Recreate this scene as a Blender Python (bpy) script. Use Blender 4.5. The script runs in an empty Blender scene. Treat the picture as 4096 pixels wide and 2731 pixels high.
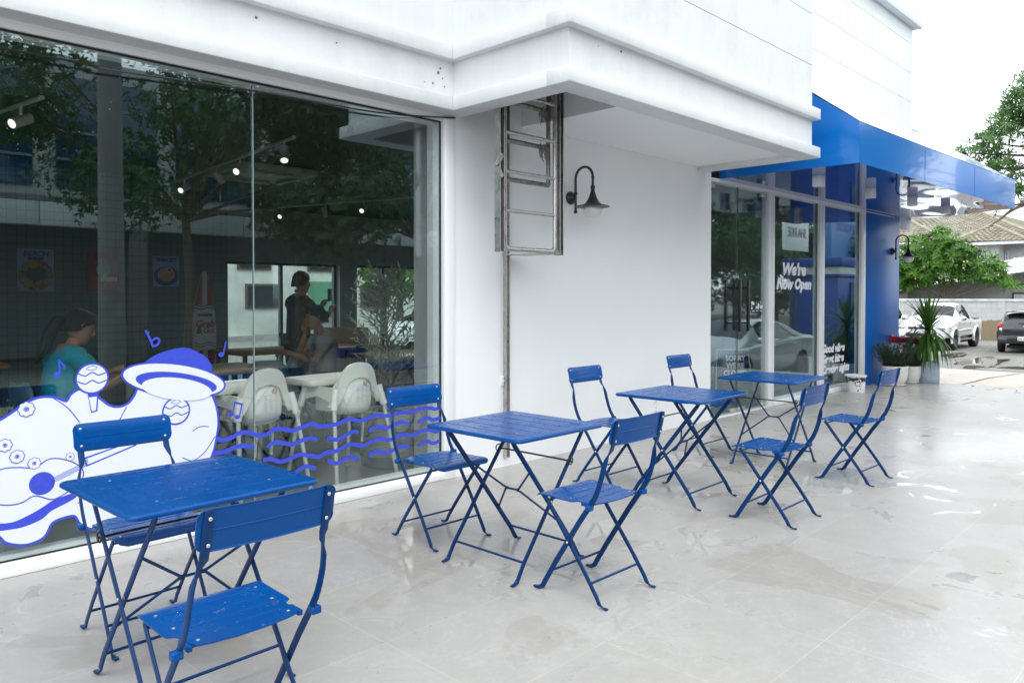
import bpy, bmesh, math, random
from mathutils import Vector as V, Matrix, Quaternion
R_ = math.radians
PI = math.pi
rnd = random.Random(7)
scene = bpy.context.scene
COL = scene.collection

# ------------------------------------------------------------------ materials
def new_mat(name):
    m = bpy.data.materials.new(name); m.use_nodes = True
    nt = m.node_tree; b = nt.nodes['Principled BSDF']
    return m, nt, b

def N(nt, t, **kw):
    n = nt.nodes.new(t)
    for k, v in kw.items():
        if k in n.inputs.keys(): n.inputs[k].default_value = v
        else: setattr(n, k, v)
    return n

def ramp(nt, fac, stops):
    r = nt.nodes.new('ShaderNodeValToRGB')
    e = r.color_ramp.elements
    while len(e) < len(stops): e.new(0.5)
    for i, (p, c) in enumerate(stops):
        e[i].position = p
        e[i].color = (c, c, c, 1) if not hasattr(c, '__len__') else (*c, 1)
    nt.links.new(fac, r.inputs[0])
    return r.outputs[0]

def mat(name, col, rough=0.5, metal=0.0, spec=0.5, var=0.0, vscale=6.0, bump=0.0, bscale=60.0, coat=0.0, trans=0.0, emit=None, ior=1.5, rvar=0.0, detail=4.0):
    m, nt, b = new_mat(name)
    b.inputs['Base Color'].default_value = (*col, 1)
    b.inputs['Roughness'].default_value = rough
    b.inputs['Metallic'].default_value = metal
    b.inputs['Specular IOR Level'].default_value = spec
    b.inputs['IOR'].default_value = ior
    b.inputs['Coat Weight'].default_value = coat
    b.inputs['Coat Roughness'].default_value = 0.03
    b.inputs['Transmission Weight'].default_value = trans
    if emit:
        b.inputs['Emission Color'].default_value = (*emit[0], 1); b.inputs['Emission Strength'].default_value = emit[1]
    tc = nt.nodes.new('ShaderNodeTexCoord')
    if var or rvar:
        no = N(nt, 'ShaderNodeTexNoise', Scale=vscale, Detail=detail, Roughness=0.6)
        nt.links.new(tc.outputs['Object'], no.inputs['Vector'])
        if var:
            lo = [max(0, c * (1 - var)) for c in col]; hi = [min(1, c * (1 + var)) for c in col]
            nt.links.new(ramp(nt, no.outputs['Fac'], [(0.3, lo), (0.7, hi)]), b.inputs['Base Color'])
        if rvar:
            nt.links.new(ramp(nt, no.outputs['Fac'], [(0.3, max(0, rough - rvar)), (0.7, min(1, rough + rvar))]), b.inputs['Roughness'])
    if bump:
        nb = N(nt, 'ShaderNodeTexNoise', Scale=bscale, Detail=3.0)
        nt.links.new(tc.outputs['Object'], nb.inputs['Vector'])
        bp = N(nt, 'ShaderNodeBump', Strength=bump, Distance=0.01)
        nt.links.new(nb.outputs['Fac'], bp.inputs['Height'])
        nt.links.new(bp.outputs['Normal'], b.inputs['Normal'])
    return m

def leaf_mat(name, c1, c2, scale=3.0, gloss=0.45):
    m, nt, b = new_mat(name)
    tc = nt.nodes.new('ShaderNodeTexCoord')
    no = N(nt, 'ShaderNodeTexNoise', Scale=scale, Detail=5.0, Roughness=0.8)
    nt.links.new(tc.outputs['Object'], no.inputs['Vector'])
    col = ramp(nt, no.outputs['Fac'], [(0.34, c1), (0.66, c2)])
    nt.links.new(col, b.inputs['Base Color'])
    b.inputs['Roughness'].default_value = gloss
    tr = nt.nodes.new('ShaderNodeBsdfTranslucent')
    nt.links.new(col, tr.inputs['Color'])
    mx = N(nt, 'ShaderNodeMixShader', Fac=0.42)
    nt.links.new(b.outputs[0], mx.inputs[1]); nt.links.new(tr.outputs[0], mx.inputs[2])
    nt.links.new(mx.outputs[0], nt.nodes['Material Output'].inputs['Surface'])
    return m

def glass_mat(name, tint, r0=0.06, dirt=0.0, edge=0.85):
    m, nt, b = new_mat(name)
    nt.nodes.remove(b)
    t = N(nt, 'ShaderNodeBsdfTransparent'); t.inputs[0].default_value = (*tint, 1)
    g = N(nt, 'ShaderNodeBsdfGlossy'); g.inputs['Roughness'].default_value = 0.0
    g.inputs['Color'].default_value = (0.80, 0.98, 1.0, 1)
    lw = N(nt, 'ShaderNodeLayerWeight', Blend=0.5)
    p = N(nt, 'ShaderNodeMath', operation='POWER'); p.inputs[1].default_value = 4.0
    nt.links.new(lw.outputs['Facing'], p.inputs[0])
    ma = N(nt, 'ShaderNodeMath', operation='MULTIPLY_ADD'); ma.inputs[1].default_value = edge; ma.inputs[2].default_value = r0
    nt.links.new(p.outputs[0], ma.inputs[0])
    mx = N(nt, 'ShaderNodeMixShader')
    nt.links.new(ma.outputs[0], mx.inputs[0]); nt.links.new(t.outputs[0], mx.inputs[1]); nt.links.new(g.outputs[0], mx.inputs[2])
    last = mx.outputs[0]
    if dirt:                                              # dried rain spots on the pane
        tc = nt.nodes.new('ShaderNodeTexCoord')
        vo = N(nt, 'ShaderNodeTexVoronoi', Scale=26.0, Randomness=1.0)
        nt.links.new(tc.outputs['Object'], vo.inputs['Vector'])
        no = N(nt, 'ShaderNodeTexNoise', Scale=1.3, Detail=3.0)
        nt.links.new(tc.outputs['Object'], no.inputs['Vector'])
        spot = ramp(nt, vo.outputs['Distance'], [(0.045, 1.0), (0.075, 0.0)])
        msk = ramp(nt, no.outputs['Fac'], [(0.5, 0.0), (0.62, dirt)])
        mu = N(nt, 'ShaderNodeMath', operation='MULTIPLY')
        nt.links.new(spot, mu.inputs[0]); nt.links.new(msk, mu.inputs[1])
        d = N(nt, 'ShaderNodeBsdfDiffuse'); d.inputs[0].default_value = (0.75, 0.8, 0.8, 1)
        m2 = N(nt, 'ShaderNodeMixShader')
        nt.links.new(mu.outputs[0], m2.inputs[0]); nt.links.new(last, m2.inputs[1]); nt.links.new(d.outputs[0], m2.inputs[2])
        last = m2.outputs[0]
    nt.links.new(last, nt.nodes['Material Output'].inputs['Surface'])
    return m

M = {}
# ------------------------------------------------------------------ mesh builder
class MB:
    def __init__(self): self.bm = bmesh.new(); self.mi = 0; self.mats = []
    def m(self, material):
        if material not in self.mats: self.mats.append(material)
        self.mi = self.mats.index(material); return self
    def face(self, vs, smooth=True):
        try:
            f = self.bm.faces.new(vs); f.material_index = self.mi; f.smooth = smooth; return f
        except ValueError: return None
    def poly(self, pts): return self.face([self.bm.verts.new(p) for p in pts])
    def box(self, x0, x1, y0, y1, z0, z1, bev=0.0, mtx=None):
        b = bmesh.new()
        bmesh.ops.create_cube(b, size=1.0)
        for v in b.verts:
            v.co = V(((x0 + x1) / 2 + v.co.x * (x1 - x0), (y0 + y1) / 2 + v.co.y * (y1 - y0), (z0 + z1) / 2 + v.co.z * (z1 - z0)))
        if bev > 0: bmesh.ops.bevel(b, geom=b.edges[:], offset=bev, segments=2, affect='EDGES', profile=0.5)
        self.merge(b, mtx, False); return self
    def merge(self, b, mtx=None, smooth=True):
        mp = {}
        for v in b.verts: mp[v] = self.bm.verts.new(mtx @ v.co if mtx else v.co)
        for f in b.faces: self.face([mp[v] for v in f.verts], smooth)
        b.free()
    def ring(self, pts, closed=True): return [self.bm.verts.new(p) for p in pts]
    def skin(self, rings, closed=True, cap0=True, cap1=True):
        for a, b in zip(rings, rings[1:]):
            n = len(a)
            for i in range(n if closed else n - 1):
                j = (i + 1) % n
                self.face([a[i], a[j], b[j], b[i]])
        if cap0: self.face(rings[0][::-1])
        if cap1: self.face(rings[-1])
    def tube(self, pts, r, seg=8, caps=True):
        pts = [V(p) for p in pts]
        rs = r if hasattr(r, '__len__') else [r] * len(pts)
        rings = []; prev = None
        for i, p in enumerate(pts):
            t = (pts[min(i + 1, len(pts) - 1)] - pts[max(i - 1, 0)]).normalized()
            if prev is None: n = t.orthogonal().normalized()
            else:
                n = prev - t * prev.dot(t)
                n = n.normalized() if n.length > 1e-6 else t.orthogonal().normalized()
            prev = n; b = t.cross(n)
            rings.append(self.ring([p + (n * math.cos(a) + b * math.sin(a)) * rs[i] for a in [2 * PI * k / seg for k in range(seg)]]))
        self.skin(rings, True, caps, caps); return self
    def bar(self, pts, w, t, side, tw=None, caps=True):
        """flat bar swept along pts; thickness t along side (or turned by the angles tw), width w across it"""
        pts = [V(p) for p in pts]; side = V(side); rings = []
        ws = w if hasattr(w, '__len__') else [w] * len(pts)
        for i, p in enumerate(pts):
            d = (pts[min(i + 1, len(pts) - 1)] - pts[max(i - 1, 0)]).normalized()
            s = (side - d * side.dot(d)).normalized(); n = d.cross(s)
            a = tw[i] if tw else 0
            s2 = s * math.cos(a) + n * math.sin(a); n2 = d.cross(s2)
            c = t * 0.3
            prof = [(-t / 2, -ws[i] / 2 + c), (-t / 2 + c, -ws[i] / 2), (t / 2 - c, -ws[i] / 2), (t / 2, -ws[i] / 2 + c), (t / 2, ws[i] / 2 - c), (t / 2 - c, ws[i] / 2), (-t / 2 + c, ws[i] / 2), (-t / 2, ws[i] / 2 - c)]
            rings.append(self.ring([p + s2 * x + n2 * y for x, y in prof]))
        self.skin(rings, True, caps, caps); return self
    def lathe(self, prof, seg=24, mtx=None, caps=True):
        rings = []
        for r, z in prof:
            ps = [V((r * math.cos(2 * PI * k / seg), r * math.sin(2 * PI * k / seg), z)) for k in range(seg)]
            rings.append(self.ring([mtx @ p if mtx else p for p in ps]))
        self.skin(rings, True, caps, caps); return self
    def cyl(self, a, b, r, seg=12): return self.tube([a, b], r, seg)
    def prism(self, pts, vec, caps=True):
        vec = V(vec); a = self.ring([V(p) for p in pts]); b = self.ring([V(p) + vec for p in pts])
        self.skin([a, b], True, caps, caps); return self
    def ball(self, c, r, seg=12, rings=8, sc=(1, 1, 1), mtx=None):
        b = bmesh.new(); bmesh.ops.create_uvsphere(b, u_segments=seg, v_segments=rings, radius=1.0)
        for v in b.verts:
            p = V((v.co.x * r * sc[0], v.co.y * r * sc[1], v.co.z * r * sc[2]))
            v.co = (mtx @ p if mtx else p) + V(c)
        self.merge(b); return self
    def leaf(self, p, d, n, L, w, droop=0.0, segs=2, base=0.25):
        """a pointed leaf blade from p along d with face normal n, bending down by droop"""
        d = V(d).normalized(); n = V(n); s = d.cross(n)
        s = s.normalized() if s.length > 1e-5 else d.orthogonal().normalized()
        q = V(p); prev = None; st = L / segs
        for i in range(segs + 1):
            t = i / segs
            ww = w * (base + (1 - base) * math.sin(min(1, t * 1.7) * PI / 2)) * (1 - max(0, (t - 0.45) / 0.55) ** 1.6)
            if i == segs:
                tip = self.bm.verts.new(q); self.face([prev[0], prev[1], tip])
            else:
                cur = (self.bm.verts.new(q - s * ww / 2), self.bm.verts.new(q + s * ww / 2))
                if prev: self.face([prev[0], prev[1], cur[1], cur[0]])
                prev = cur
            q = q + d * st
            d = (d + V((0, 0, -droop / segs))).normalized()
    def text(self, body, size, mtx, shear=0.0, bold=0.0, sx=1.0, depth=0.0, align='LEFT', spacing=1.0):
        cu = bpy.data.curves.new('lettering', 'FONT'); cu.body = body; cu.size = size; cu.shear = shear; cu.offset = bold
        cu.align_x = align; cu.space_character = spacing; cu.resolution_u = 3; cu.extrude = depth
        ob = bpy.data.objects.new('lettering', cu); COL.objects.link(ob)
        dg = bpy.context.evaluated_depsgraph_get()
        me = ob.evaluated_get(dg).to_mesh()
        vs = [self.bm.verts.new(mtx @ V((v.co.x * sx, v.co.y, v.co.z))) for v in me.vertices]
        for p in me.polygons: self.face([vs[i] for i in p.vertices], False)
        ob.evaluated_get(dg).to_mesh_clear()
        bpy.data.objects.remove(ob); bpy.data.curves.remove(cu); return self
    def build(self, name, material=None, parent=None, angle=52, loc=None, merge=False):
        if merge: bmesh.ops.remove_doubles(self.bm, verts=self.bm.verts, dist=1e-5)
        bmesh.ops.recalc_face_normals(self.bm, faces=self.bm.faces) if angle else None
        me = bpy.data.meshes.new(name); self.bm.to_mesh(me); self.bm.free()
        for x in ([material] if material else self.mats): me.materials.append(x)
        if angle: me.set_sharp_from_angle(angle=R_(angle))
        o = bpy.data.objects.new(name, me); COL.objects.link(o)
        if parent: o.parent = parent
        if loc: o.location = loc
        return o

def tag(o, label=None, cat=None, group=None, kind=None):
    if label: o['label'] = label
    if cat: o['category'] = cat
    if group: o['group'] = group
    if kind: o['kind'] = kind
    return o
def thing(name, label, cat, loc=(0, 0, 0), rot=0, group=None):
    o = bpy.data.objects.new(name, None); COL.objects.link(o); o.empty_display_size = 0.1
    o.location = loc; o.rotation_euler = (0, 0, rot)
    return tag(o, label, cat, group)
def dup(root, loc, rot, label, group=None):
    r = root.copy(); COL.objects.link(r); r.location = loc; r.rotation_euler = (0, 0, rot)
    r['label'] = label
    if group: r['group'] = group
    for ch in list(root.children):
        c = ch.copy(); COL.objects.link(c); c.parent = r
        for g in list(ch.children):
            d = g.copy(); COL.objects.link(d); d.parent = c
    return r
def spline(pts, n=8, closed=False):
    pts = [V(p) for p in pts]; out = []; k = len(pts)
    for i in range(k if closed else k - 1):
        if closed: p0, p1, p2, p3 = pts[i - 1], pts[i], pts[(i + 1) % k], pts[(i + 2) % k]
        else: p0, p1, p2, p3 = pts[max(i - 1, 0)], pts[i], pts[i + 1], pts[min(i + 2, k - 1)]
        for j in range(n):
            t = j / n
            out.append(0.5 * ((2 * p1) + (p2 - p0) * t + (2 * p0 - 5 * p1 + 4 * p2 - p3) * t * t + (3 * p1 - p0 - 3 * p2 + p3) * t ** 3))
    if not closed: out.append(pts[-1])
    return out
def rr(w, h, r, n=5):
    """outline of a rounded rectangle"""
    o = []
    for cx, cy, a0 in ((w / 2 - r, h / 2 - r, 0), (-w / 2 + r, h / 2 - r, 90), (-w / 2 + r, -h / 2 + r, 180), (w / 2 - r, -h / 2 + r, 270)):
        for i in range(n + 1):
            a = R_(a0 + 90 * i / n); o.append((cx + r * math.cos(a), cy + r * math.sin(a)))
    return o
XZ = lambda y: Matrix(((1, 0, 0, 0), (0, 0, 1, y), (0, 1, 0, 0), (0, 0, 0, 1)))   # text plane -> upright wall plane facing -Y

# ---- palette
def stained(name, col, rough):
    m = mat(name, col, rough, bump=0.15, bscale=14); nt = m.node_tree; b = nt.nodes['Principled BSDF']; L = nt.links.new
    tc = nt.nodes.new('ShaderNodeTexCoord'); mp = N(nt, 'ShaderNodeMapping'); mp.inputs['Scale'].default_value = (5, 5, .45); L(tc.outputs['Object'], mp.inputs[0])
    s = N(nt, 'ShaderNodeTexNoise', Scale=1.0, Detail=6.0, Roughness=.7); L(mp.outputs[0], s.inputs['Vector'])                 # rain streaks
    p = N(nt, 'ShaderNodeTexNoise', Scale=1.7, Detail=9.0, Roughness=.68); L(tc.outputs['Object'], p.inputs['Vector'])      # roller patches and grime
    d = N(nt, 'ShaderNodeTexNoise', Scale=55.0, Detail=2.0); L(tc.outputs['Object'], d.inputs['Vector'])
    a = ramp(nt, s.outputs['Fac'], [(.30, (.93, .93, .92)), (.58, (1, 1, 1))]); c = ramp(nt, p.outputs['Fac'], [(.32, (.90, .90, .89)), (.46, (.98, .98, .98)), (.62, (1, 1, 1))]); e = ramp(nt, d.outputs['Fac'], [(.2, .9), (.33, 1.0)])
    last = None
    for q in (a, c, e):
        x = N(nt, 'ShaderNodeMix'); x.data_type = 'RGBA'; x.blend_type = 'MULTIPLY'; x.inputs[0].default_value = 1.0
        if last is None: x.inputs[6].default_value = (*col, 1)
        else: L(last, x.inputs[6])
        L(q, x.inputs[7]); last = x.outputs[2]
    L(last, b.inputs['Base Color']); return m
WHITE = stained('white_paint', (0.715, 0.735, 0.745), 0.55)
M['wall'] = WHITE
M['smooth'] = mat('smooth_white_paint', (0.85, 0.865, 0.875), 0.5, var=0.015, vscale=1.2, bump=0.08, bscale=12)
M['trim'] = stained('white_trim', (0.715, 0.735, 0.745), 0.5)
M['frame'] = mat('white_metal_frame', (0.80, 0.82, 0.83), 0.32)
M['gasket'] = mat('black_gasket', (0.012, 0.014, 0.015), 0.5)
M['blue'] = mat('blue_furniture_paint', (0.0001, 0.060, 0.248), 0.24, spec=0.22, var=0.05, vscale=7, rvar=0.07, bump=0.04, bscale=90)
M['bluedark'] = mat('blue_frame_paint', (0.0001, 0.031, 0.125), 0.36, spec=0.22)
M['rivet'] = mat('steel_rivet', (0.72, 0.72, 0.70), 0.28, metal=1.0)
M['steel'] = mat('brushed_steel', (0.55, 0.54, 0.52), 0.35, metal=1.0)
M['awning'] = mat('blue_panel', (0.0005, 0.15, 0.53), 0.12, spec=0.5, coat=0.4, var=0.02)
M['pillar'] = mat('blue_panel_satin', (0.0005, 0.12, 0.46), 0.36, spec=0.25)
M['sticker'] = mat('blue_vinyl', (0.045, 0.075, 0.60), 0.45, var=0.08, vscale=40)
M['stickerw'] = mat('white_vinyl', (0.74, 0.77, 0.87), 0.5)
M['black'] = mat('black_metal', (0.012, 0.013, 0.014), 0.35)
M['water'] = glass_mat('water', (0.80, 0.88, 0.94), 0.03, 0, 0.22)
M['glass'] = glass_mat('shop_window_glass', (0.965, 0.985, 0.98), 0.10, 0.5)
M['glass2'] = glass_mat('far_window_glass', (0.80, 0.86, 0.85), 0.04)
# ------------------------------------------------------------------ setting: ground, patio, driveway
def patio_mat():
    m, nt, b = new_mat('wet_stone_tile')
    tc = nt.nodes.new('ShaderNodeTexCoord'); L = nt.links.new
    def noise(s, d=5.0, r=0.6, off=None, dist=0.0):
        n = N(nt, 'ShaderNodeTexNoise', Scale=s, Detail=d, Roughness=r, Distortion=dist)
        if off:
            mp = N(nt, 'ShaderNodeMapping'); mp.inputs['Location'].default_value = off
            L(tc.outputs['Object'], mp.inputs[0]); L(mp.outputs[0], n.inputs['Vector'])
        else: L(tc.outputs['Object'], n.inputs['Vector'])
        return n.outputs['Fac']
    # tile ids: each slab has a slightly different tone
    br = nt.nodes.new('ShaderNodeTexBrick'); br.offset = 0.0; br.squash = 1.0
    br.inputs['Scale'].default_value = 1.0; br.inputs['Brick Width'].default_value = 0.62; br.inputs['Row Height'].default_value = 0.62
    br.inputs['Mortar Size'].default_value = 0.0032; br.inputs['Mortar Smooth'].default_value = 0.1; br.inputs['Bias'].default_value = 0.0
    br.inputs['Color1'].default_value = (0.362, 0.350, 0.330, 1); br.inputs['Color2'].default_value = (0.386, 0.374, 0.354, 1); br.inputs['Mortar'].default_value = (0.43, 0.412, 0.385, 1)
    mp = N(nt, 'ShaderNodeMapping'); mp.inputs['Location'].default_value = (-3.05 + 0.62 * 20, -1.24 + 0.62 * 20, 0)
    L(tc.outputs['Object'], mp.inputs[0]); L(mp.outputs[0], br.inputs['Vector'])
    # mottling and veins
    n1 = noise(5.5, 8, 0.7); n2 = noise(38, 4, 0.7); n3 = noise(2.2, 6, 0.75, (3, 9, 0), 1.5)
    vein = ramp(nt, n3, [(0.485, 1.0), (0.497, 1.10), (0.503, 1.10), (0.515, 1.0)])
    mot = ramp(nt, n1, [(0.25, 0.93), (0.75, 1.06)]); fine = ramp(nt, n2, [(0.3, 0.965), (0.7, 1.035)])
    def mul(a, c):
        x = N(nt, 'ShaderNodeMix'); x.data_type = 'RGBA'; x.blend_type = 'MULTIPLY'; x.inputs[0].default_value = 1.0
        L(a, x.inputs[6]); L(c, x.inputs[7]); return x.outputs[2]
    col = mul(mul(mul(br.outputs['Color'], mot), fine), vein)
    # damp patches: darker and warmer stone; films of water: mirror smooth
    nd = noise(0.85, 4, 0.55, (11.3, 4.2, 0), 0.6)
    def near(c, r):                                              # 1 at c falling to 0 at r
        d = N(nt, 'ShaderNodeVectorMath', operation='DISTANCE'); d.inputs[1].default_value = (*c, 0); L(tc.outputs['Object'], d.inputs[0])
        q = N(nt, 'ShaderNodeMapRange'); q.inputs['From Min'].default_value = r; q.inputs['From Max'].default_value = 0.0; L(d.outputs['Value'], q.inputs['Value']); return q.outputs[0]
    def mad(a, k, c):
        x = N(nt, 'ShaderNodeMath', operation='MULTIPLY_ADD'); L(a, x.inputs[0]); x.inputs[1].default_value = k; L(c, x.inputs[2]); return x.outputs[0]
    damp = ramp(nt, mad(near((3.9, 1.15), 1.3), 0.14, mad(near((1.3, 3.6), 0.9), 0.10, nd)), [(0.585, 0.0), (0.597, 1.0)])
    dc = N(nt, 'ShaderNodeMix'); dc.data_type = 'RGBA'; dc.blend_type = 'MULTIPLY'; L(damp, dc.inputs[0]); L(col, dc.inputs[6]); dc.inputs[7].default_value = (0.91, 0.893, 0.865, 1)
    L(dc.outputs[2], b.inputs['Base Color'])
    nw = noise(2.3, 6, 0.62, (2.1, 7.7, 0), 1.2)
    film = ramp(nt, mad(near((3.0, 2.3), 1.5), 0.13, mad(near((5.6, 2.9), 1.4), 0.14, mad(near((7.0, 1.8), 2.4), 0.015, nw))), [(0.612, 0.0), (0.635, 1.0)])
    rg = ramp(nt, noise(0.55, 3, 0.5, (5, 1, 0)), [(0.36, 0.22), (0.60, 0.38)])
    mr = N(nt, 'ShaderNodeMix'); mr.data_type = 'FLOAT'; L(film, mr.inputs[0]); L(rg, mr.inputs[2]); mr.inputs[3].default_value = 0.03
    L(mr.outputs[0], b.inputs['Roughness'])
    b.inputs['Specular IOR Level'].default_value = 0.42
    bp = N(nt, 'ShaderNodeBump', Strength=0.035, Distance=0.004)
    mx = N(nt, 'ShaderNodeMath', operation='MULTIPLY_ADD'); L(n2, mx.inputs[0]); mx.inputs[1].default_value = 0.0
    gr = N(nt, 'ShaderNodeMath', operation='MULTIPLY'); L(br.outputs['Fac'], gr.inputs[0]); gr.inputs[1].default_value = -0.6
    L(gr.outputs[0], mx.inputs[2]); L(mx.outputs[0], bp.inputs['Height']); L(bp.outputs['Normal'], b.inputs['Normal'])
    return m
M['patio'] = patio_mat()

def gravel_mat():
    m, nt, b = new_mat('wet_gravel'); L = nt.links.new
    tc = nt.nodes.new('ShaderNodeTexCoord')
    n1 = N(nt, 'ShaderNodeTexNoise', Scale=0.35, Detail=6.0, Roughness=0.6); L(tc.outputs['Object'], n1.inputs['Vector'])
    vo = N(nt, 'ShaderNodeTexVoronoi', Scale=22.0); L(tc.outputs['Object'], vo.inputs['Vector'])
    c1 = ramp(nt, vo.outputs['Color'], [(0.1, (0.13, 0.13, 0.13)), (0.9, (0.36, 0.355, 0.34))])
    c2 = ramp(nt, n1.outputs['Fac'], [(0.35, (0.62, 0.60, 0.56)), (0.6, (1.05, 1.03, 1.0))])
    x = N(nt, 'ShaderNodeMix'); x.data_type = 'RGBA'; x.blend_type = 'MULTIPLY'; x.inputs[0].default_value = 1.0
    L(c1, x.inputs[6]); L(c2, x.inputs[7]); L(x.outputs[2], b.inputs['Base Color'])
    b.inputs['Roughness'].default_value = 0.7
    bp = N(nt, 'ShaderNodeBump', Strength=0.8, Distance=0.03); L(vo.outputs['Distance'], bp.inputs['Height']); L(bp.outputs['Normal'], b.inputs['Normal'])
    return m
M['gravel'] = gravel_mat()
M['concrete'] = mat('worn_concrete', (0.47, 0.42, 0.355), 0.6, var=0.22, vscale=1.6, bump=0.3, bscale=30, detail=9)
M['puddle'] = mat('muddy_puddle', (0.16, 0.135, 0.10), 0.02, spec=0.6)

def gz(x, y):
    """height of the open ground: level with the patio edge, falling to the car park"""
    t = min(1, max(0, (x - 14.5) / 12.0)); t = t * t * (3 - 2 * t)
    z = -0.05 - 0.60 * t
    s = min(1, max(0, (3.0 - y) / 1.6)) * (1 if x > 13.41 else 0)
    return min(z, z * (1 - s) - 0.55 * s)
def build_ground():
    b = MB()
    xs = [-400, -120, -40, -15, 13.42] + [13.42 + 0.7 * i for i in range(1, 22)] + [32, 40, 60, 120, 400]
    ys = [-400, -120, -40, -15, -4, 0, 1, 1.6, 2.2, 2.8, 3.4, 4.2, 5.2, 6.5, 8, 11, 15, 25, 60, 150, 400]
    g = [[b.bm.verts.new((x, y, gz(x, y) if x > 13.3 else -0.56)) for y in ys] for x in xs]
    for i in range(len(xs) - 1):
        for j in range(len(ys) - 1): b.face([g[i][j], g[i + 1][j], g[i + 1][j + 1], g[i][j + 1]])
    o = b.build('ground', M['gravel'], angle=60); tag(o, kind='structure')
    o['label'] = 'grey gravel car park with wet patches beyond the paved terrace'; o['category'] = 'ground'
build_ground()
b = MB(); b.box(-6, 13.4, -0.9, 4.45, -0.6, 0.0)
tag(b.build('patio', M['patio']), 'pale grey wet stone tile terrace under the blue tables', 'terrace', kind='structure')
b = MB()                                                 # concrete apron between terrace and gravel
for i in range(9):
    xa, xb = 13.41 + i * 0.5, 13.41 + (i + 1) * 0.5
    for j in range(8):
        ya, yb = 2.2 + j * 0.5, 2.2 + (j + 1) * 0.5
        if i == 8: xb += 0.12 * math.sin(j * 2.1)
        b.poly([(xa, ya, gz(xa, ya) + 0.012), (xb, ya, gz(xb, ya) + 0.012), (xb, yb, gz(xb, yb) + 0.012), (xa, yb, gz(xa, yb) + 0.012)])
tag(b.build('driveway', M['concrete'], angle=60, merge=True), 'beige cracked concrete strip between terrace and gravel', 'driveway', kind='structure')
# crack in the concrete
b = MB()
pts = spline([(13.55, 3.42, 0), (14.3, 3.38, 0), (15.2, 3.36, 0), (16.1, 3.30, 0), (17.4, 3.33, 0)], 6)
for p, q in zip(pts, pts[1:]):
    w = 0.012
    b.poly([(p.x, p.y - w, gz(p.x, p.y) + 0.02), (q.x, q.y - w, gz(q.x, q.y) + 0.02), (q.x, q.y + w, gz(q.x, q.y) + 0.02), (p.x, p.y + w, gz(p.x, p.y) + 0.02)])
tag(b.build('driveway_crack', mat('dark_crack', (0.10, 0.085, 0.07), 0.9)), kind='structure')
def puddle(cx, cy, rx, ry, seed):
    r = random.Random(seed); b = MB()
    k = [r.uniform(0.55, 1.2) for _ in range(14)]
    ps = spline([(cx + rx * k[i] * math.cos(2 * PI * i / 14), cy + ry * k[i] * math.sin(2 * PI * i / 14), gz(cx, cy) + 0.035) for i in range(14)], 4, True)
    b.poly(ps)
    return tag(b.build('puddle', M['puddle'], angle=0), kind='structure')
# ------------------------------------------------------------------ the cafe building
cafe = thing('cafe_building', 'white cafe building with big shop window, projecting white canopy and bright blue awning', 'building', (0, 0, 0))
FY = 4.37
b = MB()
b.box(3.842, 7.60, FY, 4.50, 0, 2.81)                      # plain wall between window and door
b.box(3.742, 3.842, FY - 0.006, 4.48, 0.0, 2.70, 0.004)    # jamb of the window
b.box(-4, 3.842, FY, 4.52, 2.70, 2.78)                     # head above the window
b.box(-4, 3.742, FY - 0.004, 4.38, 0.0, 0.052, 0.006)      # plinth
b.box(-4, 3.742, 4.375, 4.46, 0.0, 0.070, 0.004)
b.box(-4, 3.742, FY + 0.004, 4.46, 2.676, 2.70)
b.build('facade_wall', M['smooth'], cafe)
# upper walls built from boards with open joints
def boards(b, x0, x1, y0, y1, zs, gap=0.006):
    for za, zb in zip(zs, zs[1:]): b.box(x0, x1, y0, y1, za + (gap if za > zs[0] else 0), zb)
b = MB()
boards(b, -4, 3.76, 4.275, 4.40, [2.8, 3.615, 4.11, 4.605, 5.1, 7.2]); b.box(-4, 3.74, 4.29, 4.45, 2.8, 7.2)
boards(b, 3.75, 7.415, 3.17, 3.30, [2.8, 3.615, 4.11, 4.605, 5.1, 7.2]); b.box(3.77, 7.40, 3.185, 3.32, 2.8, 7.2)
b.box(3.75, 3.88, 3.301, 4.275, 2.8, 7.2); b.box(7.30, 7.415, 3.301, 4.37, 2.8, 7.2)
b.build('upper_wall', M['wall'], cafe)
b = MB()
boards(b, 7.416, 14.31, FY, 4.5, [3.0, 3.70, 4.195, 4.69, 5.185, 5.68, 6.9]); b.box(7.42, 14.30, 4.385, 4.6, 2.9, 6.9)
b.box(13.70, 14.31, FY + 0.001, 7.0, 2.50, 3.0)
b.box(14.18, 14.31, 4.51, 13, 3.0, 6.9)
b.box(7.42, 14.43, 4.25, 4.368, 5.96, 6.25, 0.008); b.box(14.312, 14.43, 4.37, 13, 5.96, 6.25, 0.008)
b.build('upper_wall', M['wall'], cafe)
# white canopy: cornice bands, beams, soffit and the open roof hatch
b = MB()
for z0, z1 in ((2.72, 2.822), (3.088, 3.195)):
    b.box(-4, 3.69, 4.215, 4.40, z0, z1, 0.006)
    b.box(3.69, 7.48, 3.11, 3.31, z0, z1, 0.006)
    b.box(3.6905, 3.88, 3.3105, 4.40, z0, z1, 0.004)
    b.box(7.31, 7.4795, 3.3105, FY - 0.001, z0, z1, 0.004)
b.build('cornice', M['trim'], cafe)
b = MB(); b.box(4.58, 7.3095, 3.3105, FY - 0.0005, 2.763, 2.80); b.box(3.8805, 7.30, 3.3215, 4.369, 4.4, 4.5)
b.box(3.872, 3.8795, 3.3205, 4.369, 2.823, 4.4); b.box(4.58, 4.60, 3.3105, 4.3695, 2.801, 4.4); b.box(3.8805, 4.579, 3.3105, 3.3205, 2.823, 4.4)
b.box(3.8805, 4.579, 4.3705, 4.39, 2.72, 4.4)
b.build('canopy_soffit', M['smooth'], cafe)
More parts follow.
